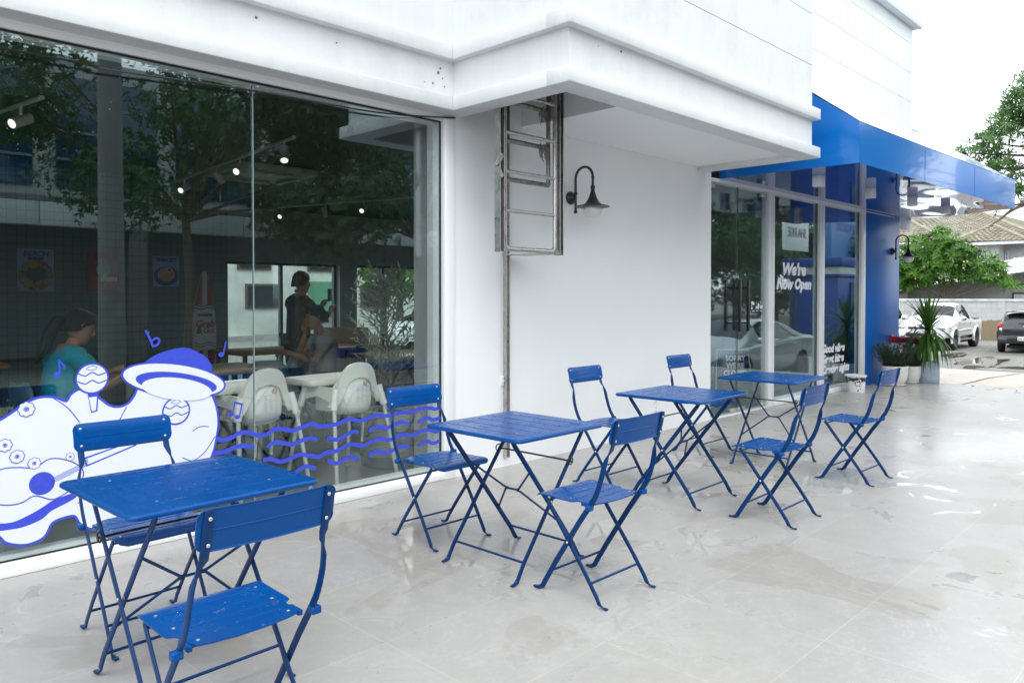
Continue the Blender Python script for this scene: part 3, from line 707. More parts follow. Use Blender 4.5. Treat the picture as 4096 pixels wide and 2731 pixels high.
WV = [[(1.985, 0.545), (2.0, 0.536), (2.048, 0.522), (2.097, 0.533), (2.146, 0.553), (2.202, 0.546), (2.259, 0.523), (2.317, 0.521), (2.376, 0.546), (2.436, 0.539), (2.497, 0.522), (2.559, 0.534), (2.623, 0.549), (2.687, 0.527), (2.766, 0.521), (2.847, 0.529), (2.916, 0.547), (3.0, 0.525), (3.072, 0.536), (3.145, 0.548), (3.219, 0.534), (3.296, 0.538), (3.373, 0.542), (3.437, 0.535), (3.517, 0.552), (3.616, 0.548), (3.675, 0.535), (3.71, 0.545)],
 [(1.965, 0.45), (1.999, 0.453), (2.058, 0.455), (2.113, 0.47), (2.168, 0.471), (2.225, 0.455)], [(2.331, 0.448), (2.376, 0.464), (2.435, 0.45), (2.497, 0.434), (2.559, 0.45), (2.622, 0.458), (2.663, 0.444)],
 [(2.759, 0.44), (2.819, 0.421), (2.888, 0.441), (2.943, 0.458), (2.985, 0.45)], [(3.086, 0.449), (3.145, 0.469), (3.219, 0.447), (3.295, 0.463), (3.358, 0.472), (3.417, 0.459)], [(3.52, 0.459), (3.583, 0.48), (3.65, 0.457), (3.709, 0.463)],
 [(2.304, 0.365), (2.351, 0.363), (2.411, 0.337), (2.484, 0.348), (2.546, 0.362), (2.609, 0.347), (2.686, 0.329), (2.752, 0.348), (2.819, 0.345), (2.887, 0.37), (2.943, 0.374), (3.028, 0.351), (3.1, 0.371), (3.174, 0.379), (3.265, 0.361), (3.342, 0.382), (3.436, 0.37), (3.517, 0.379), (3.599, 0.39), (3.675, 0.365), (3.71, 0.372)],
 [(2.45, 0.23), (2.508, 0.249), (2.558, 0.275), (2.609, 0.275), (2.653, 0.256)], [(2.758, 0.289), (2.819, 0.263), (2.887, 0.282), (2.943, 0.287), (2.985, 0.267)], [(3.085, 0.276), (3.144, 0.298), (3.219, 0.272), (3.295, 0.288), (3.357, 0.302), (3.42, 0.288)], [(3.52, 0.284), (3.583, 0.309), (3.649, 0.283), (3.709, 0.290)]]
for w in WV:
    b = MB(); ribbon(b, w, 0.027, 0.5); b.build('wave', M['sticker'], wst, angle=0)
def note(head, top, flag=0):
    b = MB(); disc(b, head[0], head[1], 0.017, 1, 14, 0.014); ribbon(b, [(head[0] + 0.012, head[1]), top], 0.010, 1.2, 1)
    if flag: ribbon(b, [top, (top[0] + 0.02, top[1] - 0.022), (top[0] + 0.024, top[1] - 0.04)], 0.009, 1.4, 4)
    b.build('music_note', M['sticker'], wst, angle=0)
note((2.031, 1.030), (2.060, 1.102)); note((1.168, 0.976), (1.177, 1.046), 1)
b = MB(); ribbon(b, [(1.605, 1.184), (1.628, 1.135), (1.642, 1.098)], 0.013, 1, 4); ribbon(b, [(1.632, 1.128), (1.662, 1.143), (1.676, 1.128), (1.664, 1.105), (1.642, 1.098)], 0.012, 1.3, 5); b.build('music_note', M['sticker'], wst, angle=0)
b = MB(); disc(b, 2.089, 0.671, 0.017, 1, 14, .013); disc(b, 2.130, 0.650, 0.017, 1, 14, .013); ribbon(b, [(2.100, 0.671), (2.112, 0.740)], 0.009, 1.2, 1); ribbon(b, [(2.112, 0.738), (2.160, 0.724)], 0.012, 1.4, 1); ribbon(b, [(2.142, 0.650), (2.158, 0.724)], 0.009, 1.2, 1); b.build('music_note', M['sticker'], wst, angle=0)
LET = mat('white_lettering', (0.80, 0.83, 0.88), 0.5)
def letters(name, label, rows, y=4.396):
    b = MB()
    for body, x, z, size, sx, bold, shear in rows: b.text(body, size, XZ(y) @ Matrix.Translation((x, z, 0)), shear, bold, sx, 0.0)
    return tag(b.build(name, LET, angle=0), label, 'window lettering', None)
letters('window_lettering', 'white slanted lettering We are now open on the pane right of the door', [("We're", 9.40, 1.652, 0.205, 1.34, 0.0125, 0.25), ("Now Open", 9.255, 1.468, 0.185, 1.20, 0.011, 0.25)])
letters('window_lettering', 'white slanted three line lettering Good vibes low on the pane beside the blue pillar', [("Good vibes", 10.665, 0.575, 0.156, 1.10, 0.0085, 0.25), ("Great bites", 10.665, 0.428, 0.156, 1.08, 0.0085, 0.25), ("Creative sights", 10.665, 0.280, 0.156, 1.04, 0.0085, 0.25)])
b = MB()                                                    # row of small pictograms on the door
x0 = 8.52
def P(pts, x, z): b.poly([(x + q[0], 4.397, z + q[1]) for q in pts])
P([(0, -.03), (.02, -.03), (.02, .03), (0, .03)], x0, 1.27); P([(.002, .035), (.028, .05), (.028, .06), (0, .045)], x0, 1.27)
P([(0, .02), (.075, .0), (.085, .03), (.015, .055)], x0 + .07, 1.26); P([(0, -.05), (.012, -.05), (.012, .01), (0, .01)], x0 + .075, 1.26); P([(.012, -.05), (.04, -.03), (.04, -.02), (.012, -.03)], x0 + .075, 1.26)
P([(0, -.03), (.05, -.03), (.055, .0), (-.005, .0)], x0 + .19, 1.25); P([(.058, -.03), (.085, -.03), (.09, .035), (.053, .035)], x0 + .19, 1.25); P([(.03, .06), (.036, .06), (.10, -.045), (.09, -.045)], x0 + .165, 1.25)
P([(0, -.03), (.07, -.03), (.07, .01), (0, .01)], x0 + .30, 1.25); P([(0, .065), (.01, .065), (.09, -.045), (.08, -.045)], x0 + .29, 1.25)
for k in range(4): P([(0, 0), (.055, 0), (.055, .008), (0, .008)], x0 + .005 + .095 * k, 1.19)
tag(b.build('door_pictograms', LET, angle=0), 'row of small white pictograms on the glass door', 'door sticker')
# ------------------------------------------------------------------ blue folding chairs and tables
def drops(b, n, sx, sy, z, seed, rmin=0.002, rmax=0.006, clear=None, zf=None):
    r = random.Random(seed); k = 0
    while k < n:
        x, y = r.uniform(-sx, sx), r.uniform(-sy, sy)
        rr0 = rmin + (rmax - rmin) * r.random() ** 3
        if math.sin(x * 23 + seed) + math.sin(y * 19 + seed * 2) + r.uniform(-1.5, 1.5) < -0.3: continue
        if clear and not clear(x, y): continue
        el = r.choice((1, 1, 1, 1.3, 2.2)); a = r.uniform(-.3, .3); m = 8; zz = zf(x, y) if zf else z
        c, s = math.cos(a), math.sin(a); rings = []
        for q, h in ((1.0, 0.0), (0.8, 0.30), (0.4, 0.46)):
            rings.append([b.bm.verts.new((x + rr0 * q * (el * math.cos(t) * c - math.sin(t) * s), y + rr0 * q * (el * math.cos(t) * s + math.sin(t) * c), zz + rr0 * h)) for t in [2 * PI * i / m for i in range(m)]])
        b.skin(rings, True, False, True); k += 1
def film_blob(b, cx, cy, rx, ry, z, seed, n=11):
    r = random.Random(seed); k = [r.uniform(.45, 1.15) for _ in range(n)]
    o = spline([(cx + rx * k[i] * math.cos(2 * PI * i / n), cy + ry * k[i] * math.sin(2 * PI * i / n), z) for i in range(n)], 4, True)
    i_ = [V((cx + (p.x - cx) * .93, cy + (p.y - cy) * .9, z + 0.0016)) for p in o]
    ra, rb = b.ring(o), b.ring(i_); b.skin([ra, rb], True, False, True)
UP = [(-.262, .840), (-.252, .79), (-.240, .745), (-.228, .705), (-.220, .683), (-.213, .66), (-.206, .63), (-.196, .585), (-.180, .535), (-.160, .49), (-.130, .445), (-.064, .353), (0, .256), (.073, .146), (.135, .046), (.150, .020), (.166, .010), (.186, .0065), (.204, .0065)]
TW = [0, 0, 0, 0, .5, 1.2, PI / 2] + [PI / 2] * 9 + [PI / 2 * .5, 0, 0]
def seat_z(y):
    if y > .165: return .450 - ((y - .165) / .045) ** 2 * .016
    return .450 - .004 * math.cos(max(-1, min(1, y / .16)) * PI / 2)
def make_chair(label, wet_seed, wet_n):
    t = thing('folding_chair', label, 'chair', (0, 0, 0), 0, 'blue folding chairs on the terrace')
    # seat: stepped outline with a rolled front edge, pressed ribs and rivets
    half = [(0, .213), (.10, .213), (.160, .211), (.178, .203), (.188, .186), (.190, .16), (.190, .08), (.190, .0), (.186, -.020), (.176, -.027), (.166, -.036), (.162, -.05), (.160, -.10), (.157, -.122), (.147, -.136), (.11, -.147), (.06, -.154), (0, -.157)]
    b = MB(); b.m(M['blue'])
    rows = []
    def hw(y):
        for (x0, y0), (x1, y1) in zip(half, half[1:]):
            if y1 <= y <= y0: return x0 + (x1 - x0) * ((y0 - y) / (y0 - y1) if y0 != y1 else 1)
        return .12
    yl_ = sorted(set([round(q[1], 4) for q in half] + [.12, .04, -.08]), reverse=True)
    for y in yl_:
        w = max(hw(y), .012) if y not in (.213, -.157) else (.155 if y > 0 else .03)
        rows.append([(x, y, seat_z(y)) for x in (-w, -w * .6, -w * .2, w * .2, w * .6, w)])
    top = [b.ring(r) for r in rows]; bot = [b.ring([(x, y - (.002 if y > .2 else 0), z - .005) for x, y, z in r]) for r in rows]
    for a, c in zip(top, top[1:]):
        for i in range(5): b.face([a[i], a[i + 1], c[i + 1], c[i]])
    for a, c in zip(bot, bot[1:]):
        for i in range(5): b.face([c[i], c[i + 1], a[i + 1], a[i]])
    for a, c, d, e in zip(top, top[1:], bot, bot[1:]):
        b.face([a[0], c[0], e[0], d[0]]); b.face([c[5], a[5], d[5], e[5]])
    for i in range(5): b.face([top[0][i + 1], top[0][i], bot[0][i], bot[0][i + 1]]); b.face([top[-1][i], top[-1][i + 1], bot[-1][i + 1], bot[-1][i]])
    for y in (.125, .06, -.005, -.07):
        w = min(hw(y) - .03, .15)
        b.bar([(-w, y, seat_z(y) + .0002), (w, y, seat_z(y) + .0002)], .0045, .003, (0, 0, 1))
    b.m(M['rivet'])
    for x, y in ((-.155, .135), (.155, .135), (-.150, .02), (.150, .02), (-.135, -.105), (.135, -.105)): b.ball((x, y, seat_z(y) + .0005), .0058, 10, 5, (1, 1, .4))
    seat = b.build('seat', None, t, 40)
    if wet_n:
        b = MB(); drops(b, wet_n, .17, .15, .45, wet_seed, .0022, .0065, lambda x, y: abs(x) < hw(y) - .01, lambda x, y: seat_z(y) + .0002)
        r = random.Random(wet_seed)
        for k in range(wet_n // 22): film_blob(b, r.uniform(-.12, .12), r.uniform(-.09, .12), r.uniform(.015, .03), r.uniform(.006, .011), .4505, wet_seed + k)
        tag(b.build('water_drops', M['water'], seat, 0), kind='stuff')
    # back plate, slightly hollow, pressed line in the middle
    b = MB(); b.m(M['blue']); 
    c0 = V((0, -.2475, .785)); tl = math.atan2(.012, .06)
    def bp(u, v, off):
        y = -.010 * (1 - (u / .2) ** 2) + off
        return V((u, c0.y + y * math.cos(tl) - v * math.sin(tl), c0.z + v * math.cos(tl) + y * math.sin(tl)))
    def vh(u):
        e = .201 - .028
        if abs(u) <= e: return .059
        return .031 + math.sqrt(max(0, .028 ** 2 - (abs(u) - e) ** 2))
    us = [-.201, -.1985, -.193, -.183, -.173] + [-.173 + .346 * i / 10 for i in range(1, 10)] + [.173, .183, .193, .1985, .201]
    F, B = [], []
    for u in us:
        h = max(vh(u), .031)
        F.append(b.ring([bp(u, v * h, .0035 + (-.0025 if abs(v) == 1 else 0)) for v in (-1, -.94, -.3, .3, .94, 1)])); B.append(b.ring([bp(u, v * h, -.0015 - (.003 if abs(v) == 1 else 0)) for v in (-1, -.94, -.3, .3, .94, 1)]))
    for a, c in zip(F, F[1:]):
        for i in range(5): b.face([a[i], c[i], c[i + 1], a[i + 1]])
    for a, c in zip(B, B[1:]):
        for i in range(5): b.face([a[i], a[i + 1], c[i + 1], c[i]])
    for a, c, d, e in zip(F, F[1:], B, B[1:]): b.face([a[5], c[5], e[5], d[5]]); b.face([c[0], a[0], d[0], e[0]])
    for i in range(5): b.face([F[0][i], F[0][i + 1], B[0][i + 1], B[0][i]]); b.face([F[-1][i + 1], F[-1][i], B[-1][i], B[-1][i + 1]])
    for off in (.0035, -.0018):
        b.tube([bp(-.165 + .033 * i, 0, off) for i in range(11)], .0021, 6)
    b.m(M['rivet'])
    for s in (-1, 1):
        for v in (-.036, .036):
            b.ball(bp(.172 * s, v, .004), .0056, 10, 5, (1, .45, 1)); b.ball(bp(.172 * s, v, -.0125), .0054, 10, 5, (1, .45, 1))
    b.build('backrest', None, t, 40)
    # legs
    for s in (-1, 1):
        b = MB(); pts = [(s * (.196 if q[1] < .62 else .175 + .021 * max(0, min(1, (.70 - q[1]) / .08))), q[0] - (.006 if q[1] > .7 else 0), q[1]) for q in UP]
        ws = [.026] * len(pts); ws[0] = .020; ws[-1] = .016
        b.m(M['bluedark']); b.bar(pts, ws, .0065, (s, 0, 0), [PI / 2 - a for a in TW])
        b.m(M['rivet']); b.ball((s * .2, 0, .256), .006, 8, 5, (.5, 1, 1))
        b.build('leg', None, t)
        b = MB(); b.m(M['bluedark']); x = s * .184
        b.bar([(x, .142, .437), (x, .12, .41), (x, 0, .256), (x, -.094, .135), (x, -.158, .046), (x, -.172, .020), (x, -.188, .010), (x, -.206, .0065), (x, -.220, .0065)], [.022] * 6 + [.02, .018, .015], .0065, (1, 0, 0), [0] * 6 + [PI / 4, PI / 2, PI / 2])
        b.build('leg', None, t)
        b = MB(); b.m(M['blue']); b.box(min(s * .158, s * .172), max(s * .158, s * .172), -.125, -.06, .430, .446, .002)
        b.box(min(s * .19, s * .222), max(s * .19, s * .222), -.150, -.122, .428, .452, .005); b.build('pivot_clip', None, t)
    for y, z, w in ((.10, .102, .196), (-.122, .094, .184)):
        b = MB(); b.cyl((-w, y, z), (w, y, z), .0058, 8); b.build('stretcher', M['bluedark'], t)
    b = MB(); b.cyl((-.184, .128, .424), (.184, .128, .424), .005, 8); b.cyl((-.17, -.10, .434), (.17, -.10, .434), .005, 8); b.build('hinge_rod', M['black'], t)
    return t

CH = [  # x, y, turn (seat faces +Y when 0), label
    (1.012, 2.157, 0.0, 'blue folding chair nearest the camera, cut by the bottom edge, its back turned to us'),
    (1.20, 3.285, PI, 'blue folding chair in front of the white sticker, behind the frontmost table'),
    (2.857, 2.255, 0.0, 'blue folding chair with back turned at the second table, before the steel ladder'),
    (2.85, 3.36, PI, 'blue folding chair with its back against the wave stickers, facing the camera'),
    (4.562, 2.172, 0.0, 'blue folding chair with back turned at the third table, in the middle of the terrace'),
    (4.555, 3.43, PI, 'blue folding chair facing us at the third table, before the bare white wall'),
    (5.945, 2.205, 0.0, 'blue folding chair farthest along the terrace, back turned, beside the fourth table'),
    (6.035, 3.535, PI, 'blue folding chair facing us, standing just left of the glass door behind the third table'),
]
pro = make_chair(CH[0][3], 11, 90)
wetter = make_chair(CH[2][3], 23, 150)
pro.location = CH[0][:2] + (0,); pro.rotation_euler.z = 0.005
wetter.location = CH[2][:2] + (0,)
tw_ = [0, .02, 0, -.015, .02, .01, -.02, .015]
for i, (x, y, a, lb) in enumerate(CH):
    if i in (0, 2): continue
    dup(wetter if i in (1, 4, 5, 6) else pro, (x, y, 0), a + tw_[i], lb)

def make_table(label, seed, nd, pool):
    t = thing('folding_table', label, 'table', (0, 0, 0), 0, 'blue folding tables on the terrace')
    b = MB(); b.m(M['blue'])
    rings = []
    for w, z, r_ in ((.633, .7130, .022), (.645, .7128, .028), (.656, .711, .033), (.662, .7065, .036), (.663, .701, .036), (.659, .696, .034), (.652, .694, .031), (.640, .698, .028)):
        rings.append(b.ring([(x, y, z) for x, y in rr(w, w + .006, r_, 6)]))
    b.skin(rings, True, True, True)
    for x in (-.22, -.11, 0, .11, .22): b.bar([(x, -.27, .7130), (x, .27, .7130)], .0045, .0022, (0, 0, 1))
    b.m(M['rivet'])
    for x, y in ((-.2, .2), (.2, .2), (-.2, -.2), (.2, -.2)): b.ball((x, y, .7132), .0055, 10, 5, (1, 1, .35))
    top = b.build('tabletop', None, t, 40)
    b = MB(); drops(b, nd, .31, .31, .7131, seed, .0020, .0062)
    r = random.Random(seed)
    for k in range(7): film_blob(b, r.uniform(-.25, .25), r.uniform(-.25, .25), r.uniform(.008, .014), r.uniform(.02, .045), .7131, seed + k)
    if pool:
        film_blob(b, .262, -.13, .035, .24, .7131, 5, 15); film_blob(b, .285, .16, .022, .12, .7131, 8, 13)
    tag(b.build('water_drops', M['water'], top, 0), kind='stuff')
    for yy, s in ((.245, 1), (.225, -1)):
        for q in (-1, 1):
            b = MB(); y = yy * q; b.m(M['bluedark'])
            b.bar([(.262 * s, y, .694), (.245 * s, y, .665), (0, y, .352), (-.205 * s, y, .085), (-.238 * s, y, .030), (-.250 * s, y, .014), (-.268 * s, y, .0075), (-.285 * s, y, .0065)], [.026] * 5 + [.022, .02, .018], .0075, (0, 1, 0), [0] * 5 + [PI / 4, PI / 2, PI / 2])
            b.m(M['rivet']); b.ball((0, y + .005 * q, .352), .006, 8, 5, (1, .5, 1)); b.build('leg', None, t)
        b = MB(); b.cyl((-.198 * s, -yy, .095), (-.198 * s, yy, .095), .006, 8); b.build('stretcher', M['bluedark'], t)
    b = MB()                                                    # crossed wire brace in the sloping plane of one leg pair
    f = lambda z: (-(z - .352) / .31 * .245)
    P_ = lambda y, z: (f(z) , y, z)
    for q in (-1, 1):
        b.tube([P_(.225 * q, .52), P_(.05 * q, .385), P_(.02 * q, .378), P_(.0, .378)], .0055, 8); b.tube([P_(.225 * q, .215), P_(.05 * q, .372), P_(.03 * q, .376)], .0055, 8)
    b.build('brace', M['bluedark'], t)
    b = MB(); b.tube([(.145, -.262, .532), (.140, -.20, .536), (.140, .20, .536), (.145, .262, .532)], .0048, 8)
    for q in (-1, 1): b.tube([(.140 + .018 * math.cos(a), .258 * q, .536 + .018 * math.sin(a)) for a in [2 * PI * k / 12 for k in range(13)]], .0035, 6)
    b.build('locking_rod', M['black'], t)
    return t
TB = [(1.157, 2.765, PI / 2 + .03, 'blue folding table nearest the camera, wet with a puddle along its edge'),
      (2.853, 2.775, .02, 'blue folding table in front of the steel channel, second from the camera'),
      (4.572, 2.85, PI / 2 + .03, 'blue folding table before the bare white wall, third from the camera'),
      (6.015, 2.885, .02, 'blue folding table by the glass door, farthest from the camera')]
t0 = make_table(TB[0][3], 41, 260, True); t1 = make_table(TB[1][3], 57, 300, False)
for o, q in ((t0, TB[0]), (t1, TB[1])): o.location = (q[0], q[1], 0); o.rotation_euler.z = q[2]
dup(t1, (TB[2][0], TB[2][1], 0), TB[2][2], TB[2][3]); dup(t1, (TB[3][0], TB[3][1], 0), TB[3][2] + PI, TB[3][3])

# ------------------------------------------------------------------ small things on the terrace
b = MB(); b.lathe([(.040, 0), (.043, .004), (.043, .045), (.040, .05), (.001, .05)], 24)
o = b.build('wooden_block', mat('pale_wood', (0.42, 0.27, 0.12), 0.55, var=0.25, vscale=30), None, loc=(1.43, 2.99, 0)); tag(o, 'small round pale wooden block on the tiles under the nearest chair', 'wooden block')
# white bucket with dark splashes printed round it
bm_, nt, bs = new_mat('printed_bucket'); tc = nt.nodes.new('ShaderNodeTexCoord')
no = N(nt, 'ShaderNodeTexNoise', Scale=16.0, Detail=4.0, Distortion=1.2); mp = N(nt, 'ShaderNodeMapping'); mp.inputs['Scale'].default_value = (1, 1, 1.6)
nt.links.new(tc.outputs['Object'], mp.inputs[0]); nt.links.new(mp.outputs[0], no.inputs['Vector'])
sx = nt.nodes.new('ShaderNodeSeparateXYZ'); nt.links.new(tc.outputs['Object'], sx.inputs[0])
zz = ramp(nt, sx.outputs['Z'], [(0.11, 0.0), (0.17, 0.22), (0.205, 0.24), (0.215, -0.0)])
ad = N(nt, 'ShaderNodeMath', operation='ADD'); nt.links.new(no.outputs['Fac'], ad.inputs[0]); nt.links.new(zz, ad.inputs[1])
nt.links.new(ramp(nt, ad.outputs[0], [(0.61, (0.78, 0.79, 0.80)), (0.65, (0.02, 0.022, 0.025))]), bs.inputs['Base Color']); bs.inputs['Roughness'].default_value = 0.3
t = thing('bucket', 'white plastic bucket with dark printed splashes beside the last window pane', 'bucket', (11.30, 4.17, 0))
b = MB(); b.lathe([(.118, .0), (.121, .01), (.136, .228), (.128, .228), (.116, .02), (.001, .02)], 32); b.build('tub', bm_, t)
b = MB(); b.lathe([(.137, .222), (.150, .224), (.152, .238), (.145, .243), (.136, .243), (.134, .232)], 32); b.build('rim', mat('white_plastic', (.78, .79, .8), .3), t)
# plant pots by the pillar
SPK = mat('speckled_terrazzo', (0.66, 0.655, 0.63), 0.6, var=0.16, vscale=70, bump=0.1, bscale=50); SAU = mat('cream_saucer', (0.70, 0.685, 0.63), 0.5)
GRP = mat('blue_grey_concrete_pot', (0.30, 0.36, 0.44), 0.7, var=0.18, vscale=9, bump=0.2, bscale=40); SOIL = mat('dark_soil', (0.03, 0.022, 0.016), 0.95, bump=0.8, bscale=70)
ROSE = leaf_mat('rosemary_needles', (0.02, 0.05, 0.026), (0.075, 0.13, 0.065), 12, .6)
def bowl(t):
    b = MB(); b.lathe([(.085, .012), (.10, .02), (.128, .09), (.140, .17), (.142, .25), (.145, .262), (.141, .272), (.134, .268), (.13, .235)], 32); p = b.build('pot', SPK, t)
    b = MB(); b.lathe([(.131, .236), (.08, .242), (.001, .245)], 24, None, False); b.build('soil', SOIL, p, 0)
    b = MB(); b.lathe([(.095, 0), (.105, .004), (.118, .022), (.116, .028), (.108, .026), (.09, .011), (.001, .011)], 30); b.build('saucer', SAU, t)
def rosemary(seed):
    r = random.Random(seed); b = MB()
    for k in range(120):
        a = r.uniform(0, 2 * PI); q = r.random() ** .6 * .10; p = V((q * math.cos(a), q * math.sin(a), .24))
        d = V((math.cos(a) * r.uniform(.1, .75), math.sin(a) * r.uniform(.1, .75), 1)).normalized(); L = r.uniform(.12, .34)
        tip = p + d * L + V((0, 0, .03)); b.tube([p, p + d * L * .5, tip], [.0022, .0018, .001], 4, False); sp = [(p, tip, L)]
        for j in range(3):
            u = r.uniform(.25, .8); aa = r.uniform(0, 2 * PI); q0 = p.lerp(tip, u); sp.append((q0, q0 + (d + V((math.cos(aa), math.sin(aa), .3)) * .7).normalized() * L * .4, L * .4))
        for p0, p1, l in sp:
            for j in range(int(l * 110)):
                u = .08 + .92 * r.random(); aa = r.uniform(0, 2 * PI)
                b.leaf(p0.lerp(p1, u), V((math.cos(aa), math.sin(aa), r.uniform(.2, 1.4))), V((r.uniform(-1, 1), r.uniform(-1, 1), .5)), r.uniform(.018, .03), .005, 0, 2, .7)
    return b
t = thing('rosemary_pot', 'rosemary bush in a speckled white bowl pot closest to the blue pillar', 'potted plant', (12.48, 4.03, 0), 0, 'potted plants by the blue pillar'); bowl(t); rosemary(1).build('foliage', ROSE, t, 0); t.scale = (1.36, 1.36, 1.12)
t = thing('rosemary_pot', 'rosemary bush in a speckled white bowl pot touching the grey tub', 'potted plant', (13.03, 3.96, 0), 0.8, 'potted plants by the blue pillar'); bowl(t); rosemary(2).build('foliage', ROSE, t, 0)
t = thing('dracaena_pot', 'tall dracaena with drooping strap leaves in a blue grey concrete tub', 'potted plant', (13.26, 3.78, 0), 0, 'potted plants by the blue pillar')
b = MB(); b.lathe([(.152, 0), (.160, .01), (.163, .17), (.158, .335), (.152, .342), (.145, .338), (.142, .30)], 32); p = b.build('pot', GRP, t)
b = MB(); b.lathe([(.143, .302), (.07, .308), (.001, .31)], 20, None, False); b.build('soil', SOIL, p, 0)
b = MB(); b.tube([(-.03, 0, .30), (-.025, .01, .5), (-.03, .0, .72), (-.025, 0, .86)], [.027, .024, .022, .016], 8); b.build('trunk', mat('dracaena_bark', (.16, .11, .07), .85, var=.3, vscale=30), t)
b = MB(); r = random.Random(12)
for k in range(125):
    u = k / 125; a = k * 2.39996 + r.uniform(-.2, .2); el = 1.42 * u ** 1.6 + r.uniform(-.1, .15)
    d = V((math.cos(a) * math.cos(el), math.sin(a) * math.cos(el), math.sin(el)))
    b.leaf(V((-.025, 0, .66 + .22 * u)), d, V((-d.x * d.z, -d.y * d.z, 1)), r.uniform(.54, .74) * (1 if u < .85 else .9), r.uniform(.036, .048), (4.6 * (1 - u) ** 1.1 + .25) * r.uniform(.75, 1.2), 10, .6)
b.build('foliage', leaf_mat('dracaena_leaf', (0.018, 0.070, 0.010), (0.075, 0.19, 0.02), 3.0, .35), t, 0)
# ------------------------------------------------------------------ things inside the cafe
WOOD = mat('oak_tabletop', (0.27, 0.155, 0.07), 0.4, var=0.2, vscale=5); CREAM = mat('cream_plastic', (0.78, 0.78, 0.72), 0.32); TUBE = mat('pale_steel_tube', (0.62, 0.66, 0.65), 0.35, metal=0.3)
def high_chair(label):
    """infant chair: hooded shell facing +Y, tray in front, four splayed tube legs"""
    t = thing('high_chair', label, 'high chair', (0, 0, 0), 0, 'white high chairs behind the shop window')
    # outer shell: cross sections rising from the seat pan to the rounded hood
    b = MB(); rings = []
    for z, w, y0, dp in ((.500, .060, -.10, .04), (.506, .115, -.155, .10), (.525, .142, -.190, .14), (.57, .156, -.212, .17), (.64, .158, -.214, .17), (.71, .146, -.200, .14), (.75, .122, -.186, .10), (.785, .085, -.176, .05)):
        pts = []
        for i in range(13):
            a = PI * i / 12; pts.append((w * math.cos(a), y0 + dp * (1 - math.sin(a) ** .6), z))
        pts2 = [(x * .93, y + .012, z) for x, y, z in pts[::-1]]
        rings.append(b.ring(pts + pts2))
    b.skin(rings, True, True, True); b.build('seat_shell', CREAM, t, 50)
    b = MB(); b.box(-.135, .135, -.10, .13, .515, .535, .012); b.box(-.15, -.128, -.08, .15, .52, .70, .01); b.box(.128, .15, -.08, .15, .52, .70, .01); b.build('seat_pan', CREAM, t)
    # hood skirt that spreads to the leg sockets
    b = MB()
    arch_o = [(-.245, .575), (-.215, .62), (-.185, .70), (-.165, .77), (-.135, .83), (-.085, .872), (0, .887), (.085, .872), (.135, .83), (.165, .77), (.185, .70), (.215, .62), (.245, .575)]
    arch_i = [(-.19, .575), (-.165, .61), (-.140, .66), (-.118, .71), (-.095, .745), (-.055, .768), (0, .776), (.055, .768), (.095, .745), (.118, .71), (.140, .66), (.165, .61), (.19, .575)]
    arch_o = [(q.x, q.y) for q in spline([(x, z, 0) for x, z in arch_o], 4)]; arch_i = [(q.x, q.y) for q in spline([(x, z, 0) for x, z in arch_i], 4)]; NA = len(arch_o) - 1
    yy = lambda x, z: -.195 + .05 * (abs(x) / .24) ** 2 + .0 * z
    A_ = [b.ring([(x, yy(x, z) + o_, z) for x, z in ar]) for ar, o_ in ((arch_o, 0), (arch_i, 0), (arch_i, .016), (arch_o, .02))]
    for q in range(4):
        p_, n_ = A_[q], A_[(q + 1) % 4]
        for i in range(NA): b.face([p_[i], p_[i + 1], n_[i + 1], n_[i]])
    for i in (0, NA): b.face([A_[0][i], A_[1][i], A_[2][i], A_[3][i]])
    b.build('hood', CREAM, t, 45)
    for s in (-1, 1):
        for y, yl_ in ((-.165, -1), (.19, 1)):
            b = MB(); b.tube([(s * .205, y, .70), (s * .228, y + .012 * yl_, .60), (s * .238, y + .02 * yl_, .555)], [.024, .026, .026], 12); b.build('leg_socket', CREAM, t)
            b = MB(); b.m(TUBE); b.tube([(s * .232, y + .016 * yl_, .60), (s * .285, y + .115 * yl_, .012)], .0155, 10); b.m(CREAM); b.ball((s * .286, y + .117 * yl_, .014), .02, 10, 6); b.build('leg', None, t)
        b = MB(); b.prism([(s * .205, -.14, .71), (s * .205, .20, .71), (s * .215, .21, .60), (s * .210, .14, .62), (s * .205, .06, .635), (s * .208, -.06, .62), (s * .215, -.16, .585)], (-.012 * s, 0, 0)); b.build('side_panel', CREAM, t, 40)
    b = MB(); o = rr(.56, .36, .06, 6); rg = []
    for sc_, z in ((.97, .712), (1, .722), (1, .752), (.985, .760), (.93, .757), (.90, .738), (.4, .736)): rg.append(b.ring([(x * sc_, .20 + y * sc_ * (1 if sc_ > .9 else .97), z) for x, y in o]))
    b.skin(rg, True, True, True); b.build('tray', CREAM, t, 45)
    b = MB(); b.m(mat('grey_print', (.52, .53, .53), .6)); r = random.Random(4)
    for k in range(9):
        z = .705 - .013 * k
        for x in (-.055, -.012, .03): b.poly([(x, -.2165, z), (x + r.uniform(.02, .032), -.2165, z), (x + .03, -.2165, z + .004), (x, -.2165, z + .004)])
    b.m(mat('red_print', (.5, .05, .05), .5)); b.tube([(.045 + .017 * math.cos(a), -.196, .728 + .017 * math.sin(a)) for a in [2 * PI * k / 14 for k in range(15)]], .0022, 4); b.tube([(.033, -.196, .74), (.057, -.196, .716)], .002, 4)
    b.build('warning_label', None, t, 0)
    b = MB()
    for x in (-.06, .07): b.tube([(x, -.12, .515), (x + .01, -.13, .42), (x + .005, -.12, .30)], .008, 6); b.ball((x + .005, -.12, .29), .012, 8, 5)
    b.build('harness_strap', mat('clear_strap', (.45, .48, .48), .3), t)
    return t
hc = high_chair('white infant high chair behind the shop window, nearer the olive tree'); hc.location = (3.235, 4.95, 0); hc.rotation_euler.z = .10
